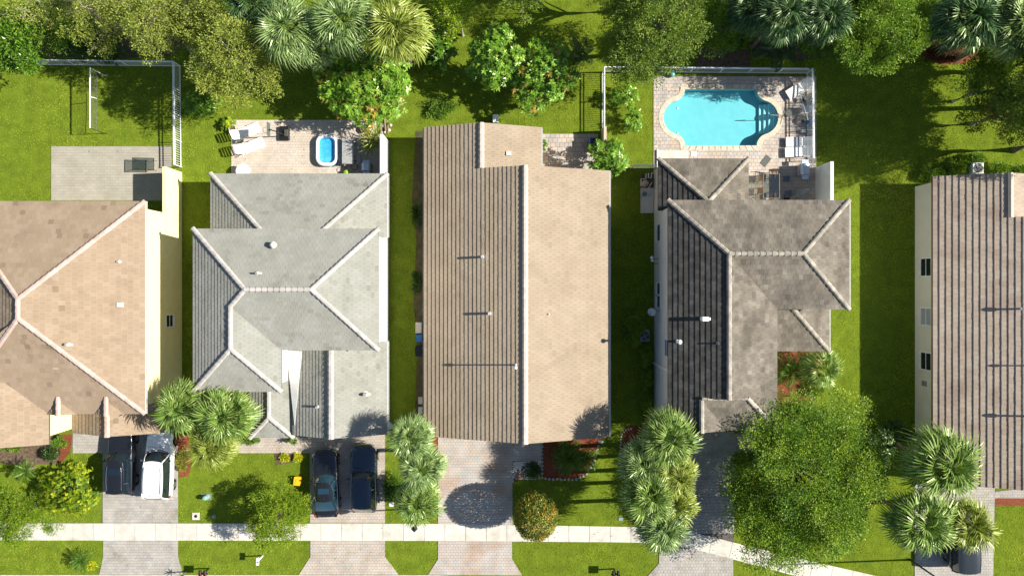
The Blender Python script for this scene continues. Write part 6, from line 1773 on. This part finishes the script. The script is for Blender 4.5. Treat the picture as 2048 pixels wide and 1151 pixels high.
t = empty('utility_cabinet', (x, y, 0), label='white cabinet standing behind the brown roof on the lawn', cat='cabinet')
MB().box(-.20, .20, -.28, .28, 0, .75).build('casing', WPLAS, t, bevel=.03); MB().box(-.17, .17, -.25, .25, .755, .775).build('lid', WPLAS, t)
for (xx, yy, w_, d_2, h_, m_, nm, lb, ct) in ((838, 676, .36, .46, .6, mat('bin_blue', (.03, .16, .42), rough=.5), 'recycling_box', 'blue recycling box against the wall of the brown roof house', 'recycling box'),
      (837, 655, .40, .75, .15, CONC, 'paver_stack', 'pale stacked paving slabs next to the blue recycling box', 'paving slabs')):
    x, y = G(xx, yy, h_); t = empty(nm, (x, y, 0.02), label=lb, cat=ct)
    MB().box(-w_ / 2, w_ / 2, -d_2 / 2, d_2 / 2, 0, h_ - .05).build('lower_half', m_, t); MB().box(-w_ / 2 - .02, w_ / 2 + .02, -d_2 / 2 - .02, d_2 / 2 + .02, h_ - .048, h_).build('top', m_, t)
x, y = G(838, 701, .9); t = empty('wheeled_bin', (x, y, .02), label='black wheeled bin beside the blue recycling box', cat='bin')
MB().prism(stadium(.24, .36, .12, 5), .06, .9).build('bin_body', BLACKP, t); MB().prism(stadium(.27, .40, .14, 5), .902, .96).build('lid', BLACKP, t); MB().tube([(-.1, -.42, .9), (.1, -.42, .9)], .02, 6).build('handle', GREY, t)
t = empty('pool_equipment', (*G(1293, 385), 0), label='pool pump, filter and white pipework on a concrete pad by the pale wall', cat='pool equipment')
ox, oy = t.location.x, t.location.y
def LP(px, py, z): x, y = G(px, py, z); return (x - ox, y - oy, z)
MB().prism([LP(*p, 0)[:2] for p in ((1281, 376), (1307, 376), (1307, 426), (1281, 426))], 0, .10).build('pad', CONC, t); MB().prism([LP(*p, 0)[:2] for p in ((1282, 349), (1307, 349), (1307, 375), (1282, 375))], 0, .09).build('pad', SOIL, t)
a = LP(1291, 366, .6); MB().lathe((a[0], a[1], .1), [(.2, 0), (.24, .05), (.24, .45), (.18, .62), (.05, .68)], 16).build('filter_tank', mat('beige_tank', (.42, .33, .24), rough=.5), t, smooth=True)
a = LP(1289, 388, .4); MB().lathe((a[0], a[1], .1), [(.14, 0), (.14, .3), (.18, .31), (.18, .36), (.08, .38)], 14).build('pump', mat('pump_teal', (.10, .18, .22), rough=.4), t, smooth=True)
MB().tube([LP(1282, 372, .5), LP(1282, 358, .5), LP(1292, 357, .5), LP(1292, 347, .5)], .035, 7).tube([LP(1297, 346, .55), LP(1297, 355, .55), LP(1303, 355, .55), LP(1303, 346, .55), LP(1307, 346, .55)], .035, 7).tube([LP(1296, 378, .35), LP(1304, 364, .35)], .035, 7).build('pipe', PVC, t, smooth=True)
for i, (xx, yy, lb) in enumerate(((1303, 518, 'pale bundle on a bracket halfway along the pale wall'),)):
    x, y = G(xx, yy, 1.6); t = empty('wall_lamp', (x, y, 1.6), label=lb, cat='wall fitting')
    b = MB(); b.lathe((0, .1, 0), [(.03, 0), (.11, .05), (.12, .14), (.03, .2)], 10).lathe((.05, -.1, -.05), [(.03, 0), (.10, .05), (.09, .14), (.03, .2)], 10); b.build('lamp_head', WPLAS, t, smooth=True)
    MB().tube([(0, 0, 0), (10.33 - x, 0, 0)], .02, 6).tube([(.0, -.3, -.2), (10.33 - x, -.3, -.2)], .02, 6).build('bracket', DKM, t)
sat_dish(780, 850, 2.3, -8.95, 'small satellite dish at the garage corner of the grey roof house')
# stepping slabs beside houses
for i, (xx, yy, w_, d_2) in enumerate(((843, 800, .3, .5), (843, 820, .3, .5), (843, 840, .3, .5))):
    x, y = G(xx - 2, yy); tag(MB().box(-w_ / 2, w_ / 2, -d_2 / 2, d_2 / 2, 0, .06).build('stepping_slab', CONC, loc=(x, y, .02)), ['uppermost', 'middle', 'lowest'][i] + ' stepping slab in the side bed of the brown roof house', 'stepping slab', 'slabs in the side bed')
# ------------------------------------------------------------------ front garden and street furniture
x, y = G(595, 961, .35)
t = empty('yellow_crate', (x, y, 0), R(-6), label='yellow plastic box on the grass beside the black saloon', cat='box')
YEL = mat('yellow_plastic', (.80, .42, .02), rough=.45)
MB().prism(stadium(.24, .30, .09, 4), 0, .36).build('box_body', YEL, t); MB().prism(stadium(.26, .32, .10, 4), .362, .41).build('lid', YEL, t); MB().box(-.1, .1, -.16, .16, .411, .43).build('handle', YEL, t)
GRN = mat('utility_green', (.22, .36, .30), rough=.5)
x, y = G(407, 996, .5); t = empty('utility_box', (x, y, 0), label='pale green utility box in the tree shade right of the left driveway', cat='utility box')
MB().box(-.36, .36, -.22, .22, 0, .05).build('base', GREY, t); MB().lathe((.06, 0, .05), [(.20, 0), (.17, .42), (.12, .5), (.02, .52)], 10).build('cover', GRN, t)
x, y = G(829, 986, .5); t = empty('utility_box', (x, y, 0), label='teal utility box under the middle palm cluster', cat='utility box')
MB().box(-.34, .34, -.28, .28, 0, .1).build('base', GREY, t); MB().box(-.3, .3, -.24, .24, .102, .6).build('cover', GRN, t, bevel=.04)
x, y = G(392, 1031); t = empty('valve_box', (x, y, 0), label='square concrete valve box with dark round hole by the sidewalk', cat='valve box')
MB().box(-.26, .26, -.26, .26, 0, .05).build('frame', CONC, t); MB().cyl((0, 0, .051), .11, .008, 16).build('lid', BLACKP, t)
for xx, yy, lb in ((428, 1032, 'small blue-grey meter lid in tree shade right of the valve box'), (1241, 1037, 'small pale meter lid at the sidewalk below the shaded lawn'), (807, 1027, 'round dark meter lid under the middle palms near the sidewalk')):
    x, y = G(xx, yy); tag(MB().box(-.15, .15, -.12, .12, 0, .04).build('meter_lid', mat('lid_blue', (.2, .26, .3), rough=.7), loc=(x, y, .01), bevel=.02), lb, 'meter lid', 'meter lids in the verge')
# short posts with white and black mailboxes
def mailbox(px, py, h_, label, m, w=.2, twin=False, rz=0):
    x, y = G(px, py, h_); t = empty('mailbox', (x, y, 0), rz, label=label, cat='mailbox')
    MB().box(-.05, .05, -.05, .05, 0, h_ - .12).build('post', m, t)
    for k_, dx in enumerate((-.17, .17) if twin else (0,)):
        rows = [[(dx + .10 * math.cos(R(a)), yy, h_ - .05 + .10 * math.sin(R(a))) for a in range(0, 181, 30)] + [(dx - .10, yy, h_ - .15), (dx + .10, yy, h_ - .15)] for yy in (-.26, .26)]
        b = MB(); b.quadstrip(rows[0], rows[1], True); b.poly(rows[0]); b.poly(rows[1][::-1]); b.build('box', m, t)
        MB().box(dx + .101, dx + .115, -.1, 0.02, h_ - .02, h_ + .12).build('flag', mat('red_plastic', (.55, .02, .02)), t)
    if twin: MB().box(-.32, .32, -.05, .05, h_ - .2, h_ - .152).build('crossarm', m, t)
    return t
mailbox(514, 1122, 1.15, 'white mailbox on the verge right of the first driveway', WPLAS)
mailbox(404, 1148, 1.15, 'black twin mailbox at the bottom edge near the spiky plant', BLACKP, twin=True)
mailbox(1232, 1149, 1.15, 'black twin mailbox at the bottom edge left of the dark driveway', BLACKP, twin=True)
x, y = G(783, 1007, 1.0); t = empty('lamp_bollard', (x, y, 0), label='white lamp post head beside the black crossover car', cat='garden lamp')
MB().cyl((0, 0, 0), .05, .85, 10).build('post', WPLAS, t); MB().box(-.17, .17, -.16, .16, .85, 1.12).build('lamp_head', WPLAS, t, bevel=.05)
x, y = G(1199, 880, 2.0); t = empty('security_light', (x, y, 2.2), label='white twin floodlight at the front corner of the brown roof', cat='light')
MB().lathe((-.05, .05, 0), [(.02, 0), (.09, .05), (.10, .14), (.03, .18)], 10).lathe((.12, -.03, 0), [(.02, 0), (.09, .05), (.10, .14), (.03, .18)], 10).build('lamp_head', WPLAS, t, smooth=True); MB().tube([(0, 0, .05), (6.26 - x, -9.8 - y, .05)], .02, 6).build('bracket', WPLAS, t)
# street lamps
x, y = G(845, 1016)
t = empty('street_lamp', (x, y, 0), label='black street lamp leaning out of the middle palms over the sidewalk', cat='street lamp', group='street lamps')
MB().tube([(0, 0, 0), (0, 0, .5), (0, 0, 3.9)], [.09, .055, .045], 10).build('post', BLACKP, t)
b = MB(); b.lathe((0, 0, 3.9), [(.08, 0), (.12, .06), (.20, .42), (.22, .43), (.22, .46)], 4); b.build('lantern', BLACKP, t, rz=None)
MB().lathe((0, 0, 4.36), [(.24, 0), (.24, .02), (.1, .10), (.03, .2)], 4).build('lantern_cap', BLACKP, t)
x, y = G(1820, 1118)
t = empty('street_lamp', (x, y, 0), label='tall black street lamp pole at the lower right beside the driveway', cat='street lamp', group='street lamps')
MB().tube([(0, 0, 0), (0, 0, .6), (0, 0, 6.8)], [.10, .065, .05], 10).build('post', BLACKP, t)
MB().tube([(0, 0, 6.75), (0, -.5, 7.1), (0, -1.2, 7.1)], .04, 8).build('arm', BLACKP, t); MB().box(-.12, .12, -1.75, -1.15, 7.02, 7.14).build('lantern', GREY, t, bevel=.03)
# bed edging: white stones round the mulch bed, kerb pieces
def edging(pts, label, m, step=.28, s=.10, group=None):
    P = resample([G(*p) for p in pts], step); t = empty('bed_edging', (P[0].x, P[0].y, 0), label=label, cat='edging')
    for i, p in enumerate(P):
        r_ = random.uniform(.8, 1.15) * s
        MB().lathe((0, 0, 0), [(r_ * .9, 0), (r_, r_ * .45), (r_ * .6, r_ * .8), (.01, r_ * .85)], 7).build('stone', m, t, loc=(p.x - P[0].x, p.y - P[0].y, .01), rz=random.random() * 6)
GSTONE = mat('grey_stone', (.36, .35, .33), (.26, .25, .24), rough=.9)
edging([(1084, 884), (1084, 954), (1100, 957), (1150, 958), (1172, 948), (1188, 922), (1198, 886)], 'grey stone edging curving round the cycad mulch bed', GSTONE)
edging([(1636, 770), (1622, 800), (1602, 818), (1570, 826)], 'pale stone edging of the mulch bed beside the huge oak', CONC)
edging([(1026, 962), (1027, 923), (1082, 922), (1083, 938)], 'white pebble edging right of the middle driveway', WPLAS, .14, .05)
edging([(1240, 905), (1242, 870), (1252, 858), (1266, 856)], 'white stone edging by the large palm cluster near the pale wall', CONC, .2, .07)
for i, (xx, yy, m_, w_) in enumerate(((1037, 929, CONC, .5), (1037, 951, TERRA, .42))):
    x, y = G(xx, yy); tag(MB().box(-w_ / 2, w_ / 2, -w_ / 2, w_ / 2, 0, .05).build('stepping_slab', m_, loc=(x, y, .025)), ['grey square slab in the pebble bed by the middle driveway', 'red square slab below the grey one by the middle driveway'][i], 'stepping slab')
# white pebbles scattered in that bed: uncountable
pb_ = MB()
for i in range(900):
    px_, py_ = random.uniform(1028, 1081), random.uniform(923, 958)
    if random.random() < .4 or py_ < 930 or px_ < 1034:
        x, y = G(px_, py_); s = random.uniform(.02, .04)
        pb_.lathe((x, y, .02), [(s, 0), (s * .8, s * .7), (.005, s)], 5)
pb_.build('pebbles', WPLAS)['kind'] = 'stuff'
# black rocks edging along the pool fence top
# fallen leaves
lv = MB(); r_ = random.Random(5)
FL = leaf_mat('fallen_leaf', [(0, (.10, .06, .03)), (.5, (.25, .17, .06)), (1, (.40, .33, .10))], gloss=.02)
for (x0, x1, y0, y1, n_) in ((1310, 1450, 155, 185, 60), (1310, 1330, 160, 300, 20), (466, 760, 245, 340, 40), (1320, 1465, 870, 1150, 90), (210, 350, 1000, 1150, 18), (625, 765, 1040, 1150, 14), (0, 340, 130, 290, 120), (780, 1190, 60, 250, 160), (1640, 1860, 140, 330, 120), (1030, 1250, 960, 1145, 70), (360, 600, 910, 1140, 60)):
    for i in range(n_):
        x, y = G(r_.uniform(x0, x1), r_.uniform(y0, y1)); a = r_.uniform(0, 6.28); s = r_.uniform(.03, .06); z = .062 + r_.uniform(0, .02)
        lv.cur = r_.random(); c_, s_ = math.cos(a) * s, math.sin(a) * s
        lv.poly([(x - c_, y - s_, z), (x + s_ * .5, y - c_ * .5, z + .01), (x + c_, y + s_, z + .005), (x - s_ * .5, y + c_ * .5, z)])
lv.build('fallen_leaves', FL)['kind'] = 'stuff'
print('objects', len(bpy.data.objects), 'tris', sum(sum(len(p.vertices) - 2 for p in m.polygons) for m in bpy.data.meshes if len(m.polygons)< 3000000))
